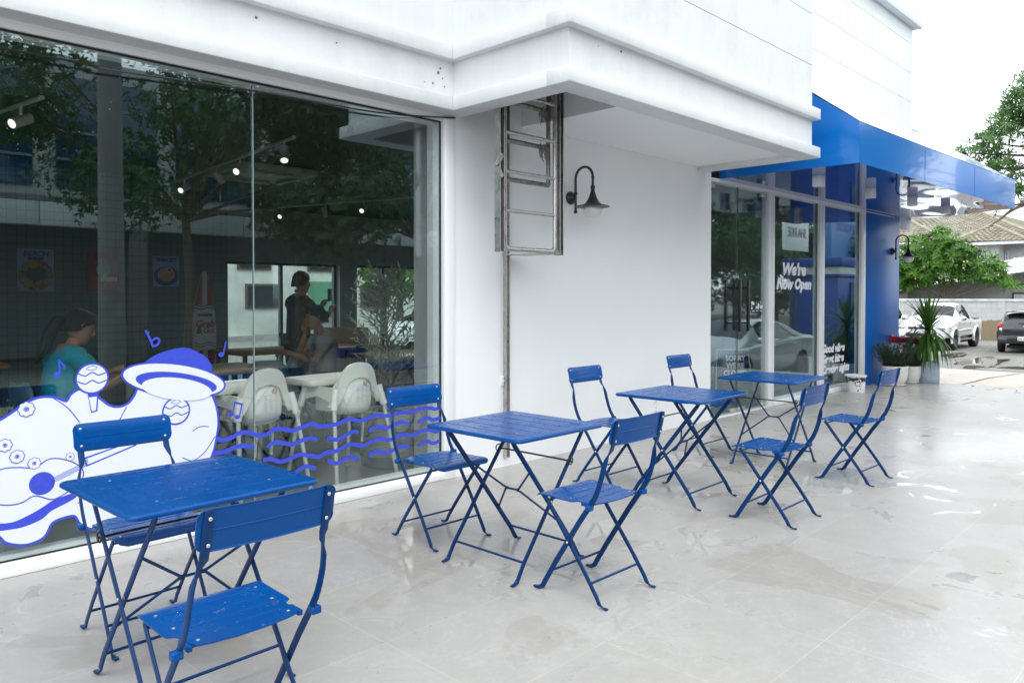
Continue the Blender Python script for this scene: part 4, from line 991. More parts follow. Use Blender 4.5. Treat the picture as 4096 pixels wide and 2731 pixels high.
dup(hc, (2.515, 4.99, 0), .16, 'white infant high chair behind the shop window, nearer the white sticker')
# olive tree in a ribbed woven pot
t = thing('olive_tree', 'slender olive tree in a ribbed grey pot behind the shop window', 'potted tree', (3.80, 5.13, 0))
rib, nt, bs = new_mat('ribbed_grey_pot'); bs.inputs['Base Color'].default_value = (.36, .37, .36, 1); bs.inputs['Roughness'].default_value = .8
tc = nt.nodes.new('ShaderNodeTexCoord'); wv = N(nt, 'ShaderNodeTexWave', Scale=28.0); wv.bands_direction = 'Z'; bp_ = N(nt, 'ShaderNodeBump', Strength=.9, Distance=.01)
nt.links.new(tc.outputs['Object'], wv.inputs['Vector']); nt.links.new(wv.outputs['Fac'], bp_.inputs['Height']); nt.links.new(bp_.outputs['Normal'], bs.inputs['Normal'])
b = MB(); b.m(rib); b.lathe([(.235, .09), (.245, .12), (.235, .30), (.215, .44), (.207, .452), (.197, .444), (.19, .40)], 36, None, False); b.m(mat('dark_pot_base', (.10, .105, .105), .7)); b.lathe([(.215, 0), (.235, .01), (.246, .09), (.235, .0905)], 36, None, False); p = b.build('pot', None, t)
b = MB(); b.lathe([(.193, .41), (.1, .415), (.001, .415)], 20, None, False); b.build('soil', SOIL, p, 0)
OL = leaf_mat('olive_leaf', (.16, .21, .15), (.36, .41, .33), 9, .5); r = random.Random(31); b = MB(); lf = MB()
BARK = mat('grey_bark', (.17, .15, .115), .85, var=.3, vscale=22)
b.tube([(0, 0, .40), (.01, .0, .7), (-.02, .01, 1.0), (-.06, 0, 1.35), (-.13, 0, 1.55)], [.018, .014, .011, .007, .003], 7)
br_ = []
for k in range(60):
    z = .62 + .85 * (k / 60) ** 1.1; a = k * 2.4 + r.uniform(-.4, .4); L = r.uniform(.28, .46) * (1.0 if z < 1.0 else 1.05 - (z - 1.0) * 1.1)
    p0 = V((-.02 * max(0, z - .8) * 4, 0, z)); d = V((math.cos(a) * .75, math.sin(a) * .75, .8)).normalized()
    q = [p0, p0 + d * L * .5 + V((0, 0, .01)), p0 + d * L + V((math.cos(a), math.sin(a), -.3)) * .06 * r.random()]
    b.tube(q, [.004, .003, .0012], 5, False)
    for j in range(17):
        u = .18 + .82 * j / 16; pp = q[0].lerp(q[1], u * 2) if u < .5 else q[1].lerp(q[2], u * 2 - 1); aa = r.uniform(0, 2 * PI)
        dd = (d + V((math.cos(aa), math.sin(aa), r.uniform(-.6, .7))) * 1.0).normalized()
        lf.leaf(pp, dd, V((r.uniform(-1, 1), r.uniform(-1, 1), 1)), r.uniform(.05, .085), r.uniform(.013, .019), r.uniform(-.2, .7), 3, .4)
b.build('trunk', BARK, t); lf.build('foliage', OL, t, 0)
# grass in a low planter at the far left
t = thing('grass_planter', 'tuft of tall green grass in a planter inside the window at far left', 'plant', (0.95, 4.95, 0)); r = random.Random(77)
b = MB(); b.box(-.30, .25, -.16, .16, 0, .36, .01); b.build('pot', GRP, t)
b = MB()
for k in range(90):
    a = r.uniform(0, 2 * PI); b.leaf((r.uniform(-.26, .2), r.uniform(-.1, .1), .35), V((math.cos(a) * .28, math.sin(a) * .28, 1)), V((math.sin(a), -math.cos(a), .2)), r.uniform(.35, .62), .009, r.uniform(.0, .5), 5, .7)
b.build('foliage', leaf_mat('grass_blade', (.06, .12, .02), (.16, .24, .06), 6, .5), t, 0)
# tables and shell chairs
def dtable(loc, sx, sy, label, rot=0):
    t = thing('dining_table', label, 'dining table', loc, rot, 'oak dining tables in the cafe')
    b = MB(); b.box(-sx / 2, sx / 2, -sy / 2, sy / 2, .715, .750, .004); b.build('tabletop', WOOD, t)
    for i in (-1, 1):
        for k in (-1, 1):
            b = MB(); b.box(i * (sx / 2 - .08) - .02, i * (sx / 2 - .08) + .02, k * (sy / 2 - .08) - .02, k * (sy / 2 - .08) + .02, 0, .714); b.build('leg', M['black'], t)
dtable((2.62, 6.55, 0), 1.5, .75, 'oak dining table beside the seated woman, behind the white sticker')
dtable((4.85, 8.35, 0), 1.9, .80, 'oak dining table in the middle of the dim cafe')
dtable((5.55, 6.75, 0), 1.7, .75, 'oak dining table behind the olive tree')
dtable((1.0, 8.6, 0), 1.6, .8, 'oak dining table along the dark tiled wall')
TEAL = mat('grey_blue_shell', (.055, .12, .165), .45); DRK = mat('charcoal_shell', (.05, .055, .06), .5)
def shell_chair(label, m):
    t = thing('shell_chair', label, 'chair', (0, 0, 0), 0, 'plastic shell chairs in the cafe')
    b = MB(); rg = []
    for s_, (y, z, w) in enumerate(((.20, .44, .19), (.05, .43, .21), (-.12, .44, .215), (-.19, .50, .21), (-.215, .62, .205), (-.23, .74, .18), (-.235, .79, .12))):
        rg.append(b.ring([(w * math.cos(a), y + .05 * (1 - math.sin(a)) * (1 if s_ > 2 else 0) , z + .035 * (1 - math.sin(a)) * (1 if s_ <= 2 else 0)) for a in [PI * i / 8 for i in range(9)]] + [(w * .94 * math.cos(a), y + .012 + .05 * (1 - math.sin(a)) * (1 if s_ > 2 else 0), z + .012 + .035 * (1 - math.sin(a)) * (1 if s_ <= 2 else 0)) for a in [PI * (8 - i) / 8 for i in range(9)]]))
    b.skin(rg, True, True, True); b.build('seat', m, t, 60)
    for i in (-1, 1):
        for k in (-1, 1):
            b = MB(); b.tube([(i * .15, k * .13, .435), (i * .21, k * .20, 0)], [.014, .011], 8); b.build('leg', m, t)
    return t
sc1 = shell_chair('grey blue shell chair between the two high chairs and the oak table', TEAL); sc1.location = (3.28, 6.12, 0); sc1.rotation_euler.z = 2.9
for loc, rot, lb in (((3.75, 6.75, 0), 1.5, 'grey blue shell chair at the right end of the oak table'), ((4.35, 7.35, 0), 2.5, 'grey blue shell chair behind the right high chair'), ((1.02, 5.62, 0), -.4, 'grey blue shell chair behind the grass at far left'), ((0.75, 7.3, 0), .4, 'grey blue shell chair in front of the dark tiled wall at far left')):
    dup(sc1, loc, rot, lb)
sc2 = shell_chair('charcoal shell chair at the middle oak table', DRK); sc2.location = (4.5, 7.85, 0)
for loc, rot, lb in (((5.2, 7.7, 0), .1, 'charcoal shell chair right of another at the middle oak table'), ((6.1, 6.2, 0), .1, 'charcoal shell chair right behind the olive tree'), ((5.3, 9.0, 0), PI, 'charcoal shell chair at the far side of the middle oak table'), ((6.0, 7.4, 0), 3.0, 'charcoal shell chair at the far side of the table behind the olive tree'), ((6.55, 11.6, 0), .5, 'charcoal shell chair by the rear windows, left of another'), ((7.15, 11.9, 0), 1.2, 'charcoal shell chair by the rear windows, right of another')):
    dup(sc2, loc, rot, lb)
# posters, surfboard
def art(seed, base, cols, sc=14):
    m, nt, bs = new_mat('poster_print'); tc = nt.nodes.new('ShaderNodeTexCoord'); no = N(nt, 'ShaderNodeTexNoise', Scale=float(sc), Detail=4.0, Distortion=1.5); mp = N(nt, 'ShaderNodeMapping'); mp.inputs['Location'].default_value = (seed, seed, seed)
    nt.links.new(tc.outputs['Object'], mp.inputs[0]); nt.links.new(mp.outputs[0], no.inputs['Vector']); nt.links.new(ramp(nt, no.outputs['Fac'], [(.2 + .6 * i / (len(cols) - 1), c) for i, c in enumerate(cols)]), bs.inputs['Base Color']); return m
def poster(x0, x1, z0, z1, label, paper, mm, words):
    b = MB(); b.m(paper); b.box(x0, x1, 10.588, 10.599, z0, z1); o = b.build('poster', None); tag(o, label, 'poster', 'posters on the tiled wall')
    b = MB(); cx, cz = (x0 + x1) / 2, z0 + (z1 - z0) * .42
    for i, q in enumerate(mm):
        b.m(q[0]); w, h, dx, dz = q[1:]
        b.poly([(cx + dx + w * math.cos(a) * (1 if q[0].name[:3] != 'box' else 1), 10.5865 - .0008 * i, cz + dz + h * math.sin(a)) for a in [2 * PI * k / 22 for k in range(22)]])
    b.build('artwork', None, o, 0)
    b = MB()
    for wd, sz, dz, cm, shx in words: b.m(cm); b.text(wd, sz, XZ(10.582) @ Matrix.Translation((cx, z1 - dz, 0)), shx, .004, 1, 0, 'CENTER')
    b.build('lettering', None, o, 0)
BLW = mat('poster_blue_ink', (.01, .05, .30), .5); WHW = mat('poster_white_ink', (.6, .6, .6), .5); PUR = mat('poster_purple_ink', (.08, .01, .10), .5)
poster(2.40, 2.79, 1.43, 1.94, 'poster with blue heading BEACH and food on the tiled wall', mat('poster_pale_blue', (.22, .30, .45), .5), [(art(1, 0, [(.16, .10, .03), (.02, .03, .04), (.30, .20, .05), (.05, .05, .04)]), .185, .19, 0, -.02), (art(4, 0, [(.02, .04, .07), (.03, .06, .10)]), .10, .10, 0, .0), (art(5, 0, [(.40, .25, .03), (.22, .12, .02)]), .06, .05, -.03, .11)], [('BEACH', .085, .085, BLW, .15), ('BURGER', .045, .13, PUR, .1)])
poster(3.17, 3.53, 1.43, 1.94, 'dark red poster with a teal cup on the tiled wall', mat('poster_red', (.26, .02, .025), .5), [(PUR, .17, .06, 0, .22), (art(7, 0, [(.02, .22, .22), (.03, .30, .26)], 20), .085, .085, 0, .06), (art(8, 0, [(.30, .18, .03), (.16, .06, .02)]), .05, .05, 0, .17), (art(9, 0, [(.35, .05, .02), (.15, .02, .01)]), .15, .07, 0, -.12)], [('F', .10, .36, WHW, .2), ('      FRESH', .07, .375, WHW, .15)])
poster(3.96, 4.31, 1.50, 1.91, 'pale blue poster with heading SNACKY and a round dish on the tiled wall', mat('poster_sky', (.22, .30, .55), .5), [(BLW, .165, .13, 0, -.03), (art(11, 0, [(.55, .45, .35), (.45, .20, .06), (.50, .38, .25)], 25), .115, .10, 0, -.01), (mat('sauce_cup', (.6, .55, .5), .4), .035, .032, .04, .05), (mat('sauce', (.15, .04, .015), .3), .026, .023, .04, .05)], [('SNACKY', .068, .075, BLW, 0)])
t = thing('surfboard', 'white surfboard with red stripes and slanted lettering leaning on the tiled wall', 'surfboard', (4.62, 10.50, 0))
SB = mat('surfboard_white', (.50, .51, .51), .3); SR = mat('surfboard_red', (.34, .03, .025), .3); SN = mat('surfboard_navy', (.012, .02, .04), .3)
b = MB(); b.m(SB); pf = [(.02, 1.72), (.07, 1.58), (.115, 1.40), (.145, 1.15), (.16, .90), (.158, .60), (.145, .30), (.11, .06), (.06, .01)]
b.prism([(x, 0, z) for x, z in pf] + [(-x, 0, z) for x, z in pf[::-1]], (0, .045, 0)); b.build('board', None, t)
b = MB(); b.m(SR)
for s in (-1, 1):
    b.poly([(s * .035, -.003, 1.66), (s * .075, -.003, 1.56), (s * .112, -.003, 1.40), (s * .13, -.003, 1.25), (s * .035, -.003, 1.25)]); b.poly([(s * .035, -.003, .62), (s * .15, -.003, .60), (s * .10, -.003, .08), (s * .035, -.003, .05)])
b.m(SN)
def wv_(z0):
    for q in range(12):
        xa, xb = -.145 + .29 * q / 12, -.145 + .29 * (q + 1) / 12; f_ = lambda x: z0 + .012 * math.sin(x * 30)
        b.poly([(xa, -.004, f_(xa)), (xb, -.004, f_(xb)), (xb, -.004, f_(xb) + .013), (xa, -.004, f_(xa) + .013)])
for z0 in (1.23, 1.195, .71, .675): wv_(z0)
b.text('SHARKIE', .055, XZ(-.005) @ Matrix.Translation((0, 1.09, 0)), 0, .003, .95, 0, 'CENTER'); b.text('&', .12, XZ(-.005) @ Matrix.Translation((-.085, .855, 0)), .1, .004, 1, 0, 'CENTER')
b.m(mat('faded_red', (.30, .06, .055), .4)); b.text('Grab', .13, XZ(-.005) @ Matrix.Translation((0, .945, 0)), .2, .006, 1, 0, 'CENTER'); b.text('Go.', .11, XZ(-.005) @ Matrix.Translation((.055, .86, 0)), .2, .005, 1, 0, 'CENTER')
b.build('decoration', None, t, 0)
# track spotlights on the ceiling
LH = mat('white_spot_housing', (.62, .63, .62), .4); LG = mat('spot_glow', (.9, .92, .95), .3, emit=((1, .97, .92), .75))
def spot(t, p, d, en=38):
    d = V(d).normalized(); p = V(p); b = MB(); b.cyl(p, p + V((0, 0, -.07)), .012, 8); c = p + V((0, 0, -.11)); b.tube([c - d * .085, c + d * .085], .042, 16); o = b.build('spotlight', LH, t)
    b = MB(); b.tube([c + d * .0851, c + d * .087], .034, 16); b.build('lens', LG, o)
    l = bpy.data.lights.new('spot_beam', 'SPOT'); l.energy = en; l.spot_size = R_(52); l.spot_blend = .8; l.shadow_soft_size = .035; l.color = (1, .95, .88)
    lo = bpy.data.objects.new('spot_beam', l); COL.objects.link(lo); lo.parent = o; lo.location = c + d * .10; lo.rotation_euler = d.to_track_quat('-Z', 'Y').to_euler()
def track(label, a, c, sp):
    t = thing('spotlight_track', label, 'track light', (0, 0, 0), 0, 'spotlight tracks on the cafe ceiling'); a, c = V(a), V(c)
    b = MB(); b.bar([a, c], .035, .030, (0, 0, 1)); b.build('rail', LH, t)
    for u, d in sp: spot(t, a.lerp(c, u) + V((0, 0, -.015)), d, 45 if d[2] == -1 and u < .1 else 22)
track('white spotlight track at the far left of the cafe ceiling', (1.66, 6.55, 2.86), (1.50, 7.6, 2.86), [(.35, (-.9, -.45, -.5))])
track('long white spotlight track down the middle of the cafe ceiling', (3.72, 6.5, 2.86), (4.1, 10.3, 2.86), [(.06, (-.32, -.62, -1)), (.36, (-.8, -.5, -.5)), (.54, (.8, .3, -.7)), (.86, (-.8, -.5, -.5))])
track('white spotlight track on the far right of the cafe ceiling', (7.3, 8.9, 2.86), (6.5, 11.9, 2.86), [(.06, (-.8, -.5, -.5)), (.40, (-.8, -.5, -.5)), (.66, (.4, .2, -1)), (.97, (-.8, -.5, -.5))])
# things near the door
t = thing('folding_sign', 'small standing sign reading Sorry we are closed behind the glass door', 'sign', (9.06, 4.90, 0), -.72)
b = MB()
for s in (-1, 1): b.tube([(s * .20, .0, .68), (s * .27, -.16, 0)], .009, 8); b.tube([(s * .20, .0, .68), (s * .27, .16, 0)], .009, 8)
b.cyl((-.2, 0, .68), (.2, 0, .68), .009, 8); b.build('frame', mat('pale_green_tube', (.42, .50, .48), .4), t)
b = MB(); b.box(-.17, .17, -.118, -.112, .17, .665); p = b.build('panel', mat('navy_sign', (.010, .018, .11), .4), t)
b = MB(); b.m(LET)
for wd, z in (('SORRY', .55), ("WE'RE", .455), ('CLOSED', .36)): b.text(wd, .092, XZ(-.120) @ Matrix.Translation((0, z, 0)), 0, .003, .9, 0, 'CENTER')
b.build('lettering', None, p, 0)
def simple_box(name, label, cat, x0, x1, y0, y1, z0, z1, m, bev=.01):
    b = MB(); b.box(x0, x1, y0, y1, z0, z1, bev); return tag(b.build(name, m), label, cat)
c_ = simple_box('low_cabinet', 'white low cabinet inside behind the Good vibes lettering', 'cabinet', 11.5, 12.3, 4.95, 5.5, 0.0, .44, mat('white_laminate', (.70, .73, .73), .4))
b = MB(); b.box(11.515, 11.895, 4.935, 4.9495, .03, .42, .003); b.build('door', mat('white_laminate_door', (.72, .75, .75), .4), c_); b = MB(); b.box(11.905, 12.285, 4.935, 4.9495, .03, .42, .003); b.build('door', bpy.data.materials['white_laminate_door'], c_)
t = thing('shop_counter', 'blue panelled counter standing deep behind the glass door', 'counter', (0, 0, 0)); b = MB(); b.box(10.5, 13.2, 7.0, 7.6, 0, 1.0, .01); b.build('body', mat('blue_laminate', (.008, .06, .30), .4), t); b = MB(); b.box(10.45, 13.25, 6.95, 7.65, 1.001, 1.04, .005); b.build('countertop', mat('pale_stone', (.5, .5, .48), .3), t)
CARD = mat('cardboard', (.30, .19, .09), .8, var=.1)
for x0, y0, z0, w, h, lb in ((5.75, 9.1, .0, .62, .50, 'brown cardboard box on the floor under another near the standing man'), (5.75, 9.1, .505, .62, .42, 'brown cardboard box on top of another near the standing man'), (6.55, 9.0, .0, .6, .62, 'open brown cardboard box right of the stacked boxes')):
    o = simple_box('cardboard_box', lb, 'box', x0, x0 + w, y0, y0 + .45, z0, z0 + h, CARD, .006); o['group'] = 'cardboard boxes in the cafe'
    b = MB(); b.box(x0 + .02, x0 + w - .02, y0 - .003, y0 - .0005, z0 + h * .45, z0 + h * .52); b.build('tape', mat('brown_tape', (.22, .13, .05), .3), o)
# small things on the woman's table
t = thing('table_plant', 'small green plant in a white cup pot on the oak table', 'potted plant', (2.52, 6.62, .7505)); b = MB(); b.lathe([(.045, 0), (.058, .09), (.052, .09), (.045, .07)], 20, None, False); b.lathe([(.051, .075), (.001, .08)], 16, None, False); b.build('pot', mat('white_cup', (.7, .7, .7), .3), t)
b = MB(); r = random.Random(6)
for k in range(22): a = k * 2.4; b.leaf((0, 0, .075), V((math.cos(a), math.sin(a), r.uniform(.5, 1.6))), V((0, 0, 1)), r.uniform(.10, .19), .026, .8, 4, .5)
b.build('foliage', leaf_mat('small_plant_leaf', (.02, .10, .02), (.06, .2, .04), 8), t, 0)
b = MB(); r = random.Random(2)
g_ = [[b.bm.verts.new((2.42 + .03 * i, 6.18 + .03 * j, .7515 + .03 * r.random() * (1 if 0 < i < 6 and 0 < j < 4 else 0) + .025 * math.sin(i * .9))) for j in range(5)] for i in range(7)]
for i in range(6):
    for j in range(4): b.face([g_[i][j], g_[i + 1][j], g_[i + 1][j + 1], g_[i][j + 1]])
tag(b.build('paper_wrapper', mat('white_paper', (.6, .65, .75), .7), None, 20), 'crumpled white paper wrapper on the oak table by the woman', 'paper')
# ------------------------------------------------------------------ people inside the cafe
SKIN = mat('skin', (.30, .155, .095), .5, spec=.4); HAIR = mat('black_hair', (.006, .005, .005), .55, spec=.2)
def skinned(name, joints, edges, material, parent, root=0, lev=2, extra=None):
    bm = bmesh.new(); lay = bm.verts.layers.skin.verify(); vs = []
    for i, (p, r) in enumerate(joints):
        v = bm.verts.new(p); rr0 = r if hasattr(r, '__len__') else (r, r); v[lay].radius = rr0; v[lay].use_root = (i == root); vs.append(v)
    for a, c in edges: bm.edges.new((vs[a], vs[c]))
    me = bpy.data.meshes.new(name); bm.to_mesh(me); bm.free()
    o = bpy.data.objects.new(name, me); COL.objects.link(o)
    k = o.modifiers.new('skin', 'SKIN'); k.use_smooth_shade = True
    o.modifiers.new('sub', 'SUBSURF').levels = lev
    dg = bpy.context.evaluated_depsgraph_get(); m2 = bpy.data.meshes.new_from_object(o.evaluated_get(dg)); bpy.data.objects.remove(o)
    b = MB(); b.bm.from_mesh(m2); b.mats = [material]
    for f in b.bm.faces: f.smooth = True; f.material_index = 0
    if extra: extra(b)
    return b.build(name, None, parent, 0)
def hand(b, w, fw, up, curl):
    """palm with four bent fingers and a side thumb at wrist w"""
    w, fw, up = V(w), V(fw).normalized(), V(up).normalized(); sd = fw.cross(up).normalized(); up = sd.cross(fw)
    b.tube([w - fw * .02, w + fw * .02, w + fw * .06, w + fw * .085], [.022, .028, .034, .028], 10)
    for i, (o, L) in enumerate(((-.027, .065), (-.009, .075), (.009, .072), (.026, .058))):
        p = w + fw * .08 + sd * o; d = fw.copy(); pts = [p]
        for k in range(3):
            d = (d * math.cos(curl) - up * math.sin(curl)).normalized(); p = p + d * L / 3; pts.append(p)
        b.tube(pts, [.0085, .008, .0075, .006], 6)
    p = w + fw * .03 - sd * .03; b.tube([p, p - sd * .02 + fw * .025, p - sd * .018 + fw * .055 - up * .01], [.0105, .009, .007], 6)
def head(b, c, yaw, pitch=0.0, sc_=1.0):
    mt = Matrix.Translation(c) @ Matrix.Rotation(yaw, 4, 'Z') @ Matrix.Rotation(pitch, 4, 'Y') @ Matrix.Scale(sc_, 4)
    rg = []                                                      # cross sections chin to crown, facing +X
    for z, cx, rx, ry in ((-.115, .045, .022, .022), (-.105, .04, .042, .038), (-.08, .028, .062, .052), (-.05, .016, .077, .062), (-.015, .008, .086, .069), (.02, .0, .092, .073), (.055, -.004, .092, .074), (.085, -.008, .080, .066), (.105, -.01, .058, .048), (.116, -.012, .02, .018)):
        rg.append(b.ring([mt @ V((cx + rx * math.cos(a) * (1.0 if math.cos(a) > 0 else 1.08), ry * math.sin(a), z)) for a in [2 * PI * k / 16 for k in range(16)]]))
    b.skin(rg, True, True, True)
    b.tube([mt @ V(p) for p in ((.088, 0, .022), (.103, 0, -.002), (.112, 0, -.022), (.098, 0, -.034))], [.007, .011, .015, .009], 8)     # nose
    for s in (-1, 1):
        b.ball(mt @ V((.074, s * .030, .012)), .0125, 10, 6); b.tube([mt @ V((.082, s * .015, .034)), mt @ V((.080, s * .045, .036))], .004, 5)
        b.tube([mt @ V(p) for p in ((0, s * .074, .02), (-.012, s * .084, .028), (-.022, s * .085, .008), (-.012, s * .08, -.016), (0, s * .074, -.02))], [.006, .008, .008, .007, .005], 6)
    b.tube([mt @ V(p) for p in ((.080, -.022, -.060), (.092, 0, -.060), (.080, .022, -.060))], [.003, .007, .003], 6); b.tube([mt @ V(p) for p in ((.078, -.018, -.069), (.089, 0, -.070), (.078, .018, -.069))], [.003, .007, .003], 6)
    return mt
def hair_cap(b, mt, low=-.06, front=.062, seed=1):
    r = random.Random(seed); rg = []; K = 28
    def lim(a): c = math.cos(a); return front * max(0, c) ** .6 + (low * max(0, -c) ** .5 if c < 0 else 0) - .012 * abs(math.sin(a))
    for u in range(10):
        th = u / 9 * PI / 2; ring = []
        for k in range(K):
            a = 2 * PI * k / K; l = lim(a); z = l + (.130 - l) * math.sin(th); q = math.cos(th * .97) ** .72; w = 1 + .03 * math.sin(k * 5.3 + u)
            ring.append(mt @ V((-.014 + .106 * q * math.cos(a) * w, .087 * q * math.sin(a) * w, z)))
        rg.append(b.ring(ring))
    b.skin(rg, True, False, True)
    for k in range(120):                                        # combed strands over the cap
        a = r.uniform(.5, 2 * PI - .5); pts = []
        for j in range(5):
            th = (1 - j / 4) * 1.35; l = lim(a) - .008 * r.random(); z = l + (.130 - l) * math.sin(th); q = math.cos(th * .97) ** .72
            pts.append(mt @ V((-.014 + .109 * q * math.cos(a), .090 * q * math.sin(a), z))); a += r.uniform(.0, .12) * (1 if a < PI else -1)
        b.tube(pts, [.002, .0045, .0045, .004, .0015], 4)
def seated(loc, rot, label, shirt, trousers, ponytail=True, hands=None, pitch=.35, chin=False):
    t = thing('person', label, 'person', loc, rot)
    W = {1: (.40, .10, .845), -1: (.41, -.09, .83)}
    if chin: W[-1] = (.20, -.10, 1.03)
    J = [((0, 0, .52), .12), ((.005, 0, .68), .115), ((.03, 0, .86), .12), ((.055, 0, .99), .10), ((.08, 0, 1.055), .05), ((.105, 0, 1.12), .048)]; E = [(0, 1), (1, 2), (2, 3), (3, 4), (4, 5)]
    sh = [((0, 0, .50), (.155, .155)), ((.0, 0, .62), .155), ((.015, 0, .76), .150), ((.035, 0, .90), .150), ((.055, 0, 1.0), .105), ((.075, 0, 1.045), .062)]; SE = [(0, 1), (1, 2), (2, 3), (3, 4), (4, 5)]
    tr = [((-.02, 0, .50), .16)]; TE = []
    for s in (-1, 1):
        n = len(J); el = (.19, s * .235, .76) if not (chin and s < 0) else (.26, -.20, .78)
        J += [((.055, s * .165, .985), .055), (el, .042), (W[s], .027)]; E += [(3, n), (n, n + 1), (n + 1, n + 2)]
        n = len(J); J += [((.03, s * .10, .49), .085), ((.42, s * .11, .50), .06), ((.40, s * .11, .09), .04), ((.53, s * .11, .035), .032)]; E += [(0, n), (n, n + 1), (n + 1, n + 2), (n + 2, n + 3)]
        n = len(sh); m_ = V((.055, s * .165, .985)).lerp(V(el), .62); sh += [((.052, s * .165, .985), .078), (tuple(m_), .068)]; SE += [(4, n), (n, n + 1)]
        n = len(tr); tr += [((.04, s * .10, .495), .105), ((.42, s * .11, .505), .078), ((.40, s * .11, .12), .055)]; TE += [(0, n), (n, n + 1), (n + 1, n + 2)]
    st_ = {}
    def ex(b):
        st_['m'] = head(b, V((.125, 0, 1.185)), 0, pitch)
        hand(b, W[1], (.9, -.3, .15), (0, -.2, 1) , .5); hand(b, W[-1], (.9, .35, .1) if not chin else (.3, .3, 1), (0, .2, 1) if not chin else (1, 0, 0), .55)
    skinned('body', J, E, SKIN, t, 0, 2, ex)
    skinned('shirt', sh, SE, shirt, t, 0, 2); skinned('trousers', tr, TE, trousers, t, 0, 2)
    b = MB(); hair_cap(b, st_['m'])
    if ponytail: [b.tube([st_['m'] @ V((-.10, 0, .03)), st_['m'] @ V((-.15, .02 * q, .0)), st_['m'] @ V((-.17, .03 * q + .02, -.11)), st_['m'] @ V((-.15 - .01 * q, .035 * q + .03, -.22)), st_['m'] @ V((-.16, .03 * q + .03, -.30 - .02 * q))], [.012, .020, .020, .014, .003], 6) for q in (-1, -.5, 0, .4, 1)]; b.tube([st_['m'] @ V((-.10, 0, .03)), st_['m'] @ V((-.145, .01, .0)), st_['m'] @ V((-.16, .02, -.09)), st_['m'] @ V((-.15, .03, -.20)), st_['m'] @ V((-.16, .03, -.29))], [.03, .045, .048, .036, .012], 10)
    b.build('hair', HAIR, t, 0)
    return t
w_ = seated((1.62, 6.02, -.03), .12, 'woman with black ponytail in a teal shirt sitting at a table looking at her phone', mat('teal_cotton', (.004, .30, .42), .8, bump=.6, bscale=9, var=.1), mat('dark_trousers', (.02, .022, .03), .8))
b = MB(); b.box(-.018, .018, -.075, .075, -.004, .004, .003); o = b.build('smartphone', M['black']); tag(o, 'black smartphone held by the woman in the teal shirt', 'phone'); o.matrix_world = Matrix.Translation((2.135, 6.065, .86)) @ Matrix.Rotation(-1.0, 4, 'Z') @ Matrix.Rotation(.55, 4, 'X') @ Matrix.Scale(2.0, 4, (1, 0, 0))
b = MB(); 
sc3 = dup(sc1, (1.55, 6.0, 0), -PI / 2 + .1, 'grey blue shell chair under the woman in the teal shirt')
seated((4.25, 6.78, -.03), PI * .9, 'person in a pale t-shirt sitting in the dim cafe with a hand at the chin', mat('pale_tshirt', (.24, .25, .26), .8), bpy.data.materials['dark_trousers'], False, None, .15, True)
# standing man
t = thing('person', 'man in dark clothes standing in the cafe holding up a phone', 'person', (4.62, 8.0, 0), .05)
DK = mat('dark_jacket', (.012, .013, .017), .8); J = [((0, 0, .90), .11), ((.0, 0, 1.05), .10), ((.01, 0, 1.22), .115), ((.015, 0, 1.34), .09), ((.02, 0, 1.40), .05), ((.03, 0, 1.46), .048)]; E = [(i, i + 1) for i in range(5)]
sh = [((0, 0, .80), .155), ((0, 0, .95), .150), ((0, 0, 1.10), .145), ((.01, 0, 1.24), .145), ((.015, 0, 1.345), .095), ((.02, 0, 1.40), .065)]; SE = [(i, i + 1) for i in range(5)]; tr = [((0, 0, .90), .14)]; TE = []
for s in (-1, 1):
    n = len(J); el = (.16, s * .22, 1.08); wr = (.38, s * .10, 1.24 if s > 0 else 1.20)
    J += [((.015, s * .17, 1.33), .055), (el, .043), (wr, .028)]; E += [(3, n), (n, n + 1), (n + 1, n + 2)]
    n = len(J); J += [((0, s * .09, .86), .08), ((.02, s * .10, .48), .055), ((-.02, s * .10, .09), .04), ((.10, s * .11, .035), .032)]; E += [(0, n), (n, n + 1), (n + 1, n + 2), (n + 2, n + 3)]
    n = len(sh); sh += [((.015, s * .15, 1.325), .072), (el, .062), ((.30, s * .14, 1.18), .05)]; SE += [(4, n), (n, n + 1), (n + 1, n + 2)]
    n = len(tr); tr += [((0, s * .09, .84), .10), ((.02, s * .10, .48), .078), ((-.02, s * .10, .10), .062)]; TE += [(0, n), (n, n + 1), (n + 1, n + 2)]
hm = {}
def ex(b):
    hm['m'] = head(b, V((.045, 0, 1.525)), 0, .05); hand(b, (.38, .10, 1.24), (.5, -.3, .9), (-1, 0, .3), .5); hand(b, (.38, -.10, 1.20), (.6, .5, .5), (-1, 0, .6), .5)
skinned('body', J, E, SKIN, t, 0, 2, ex); skinned('jacket', sh, SE, DK, t); skinned('trousers', tr, TE, DK, t)
b = MB(); hair_cap(b, hm['m'], -.045, .06); r = random.Random(8)
for k in range(60): a = r.uniform(0, 2 * PI); q = r.random() ** .5; b.ball(hm['m'] @ V((-.01 + .082 * q * math.cos(a), .066 * q * math.sin(a), .055 + .065 * math.sqrt(1 - q * q))), r.uniform(.016, .026), 7, 5)
b.build('hair', HAIR, t, 0)
b = MB(); b.box(-.006, .006, -.037, .037, -.075, .075, .003); o = b.build('smartphone', M['black']); o.location = (5.07, 8.05, 1.385); tag(o, 'smartphone held up by the standing man in dark clothes', 'phone')
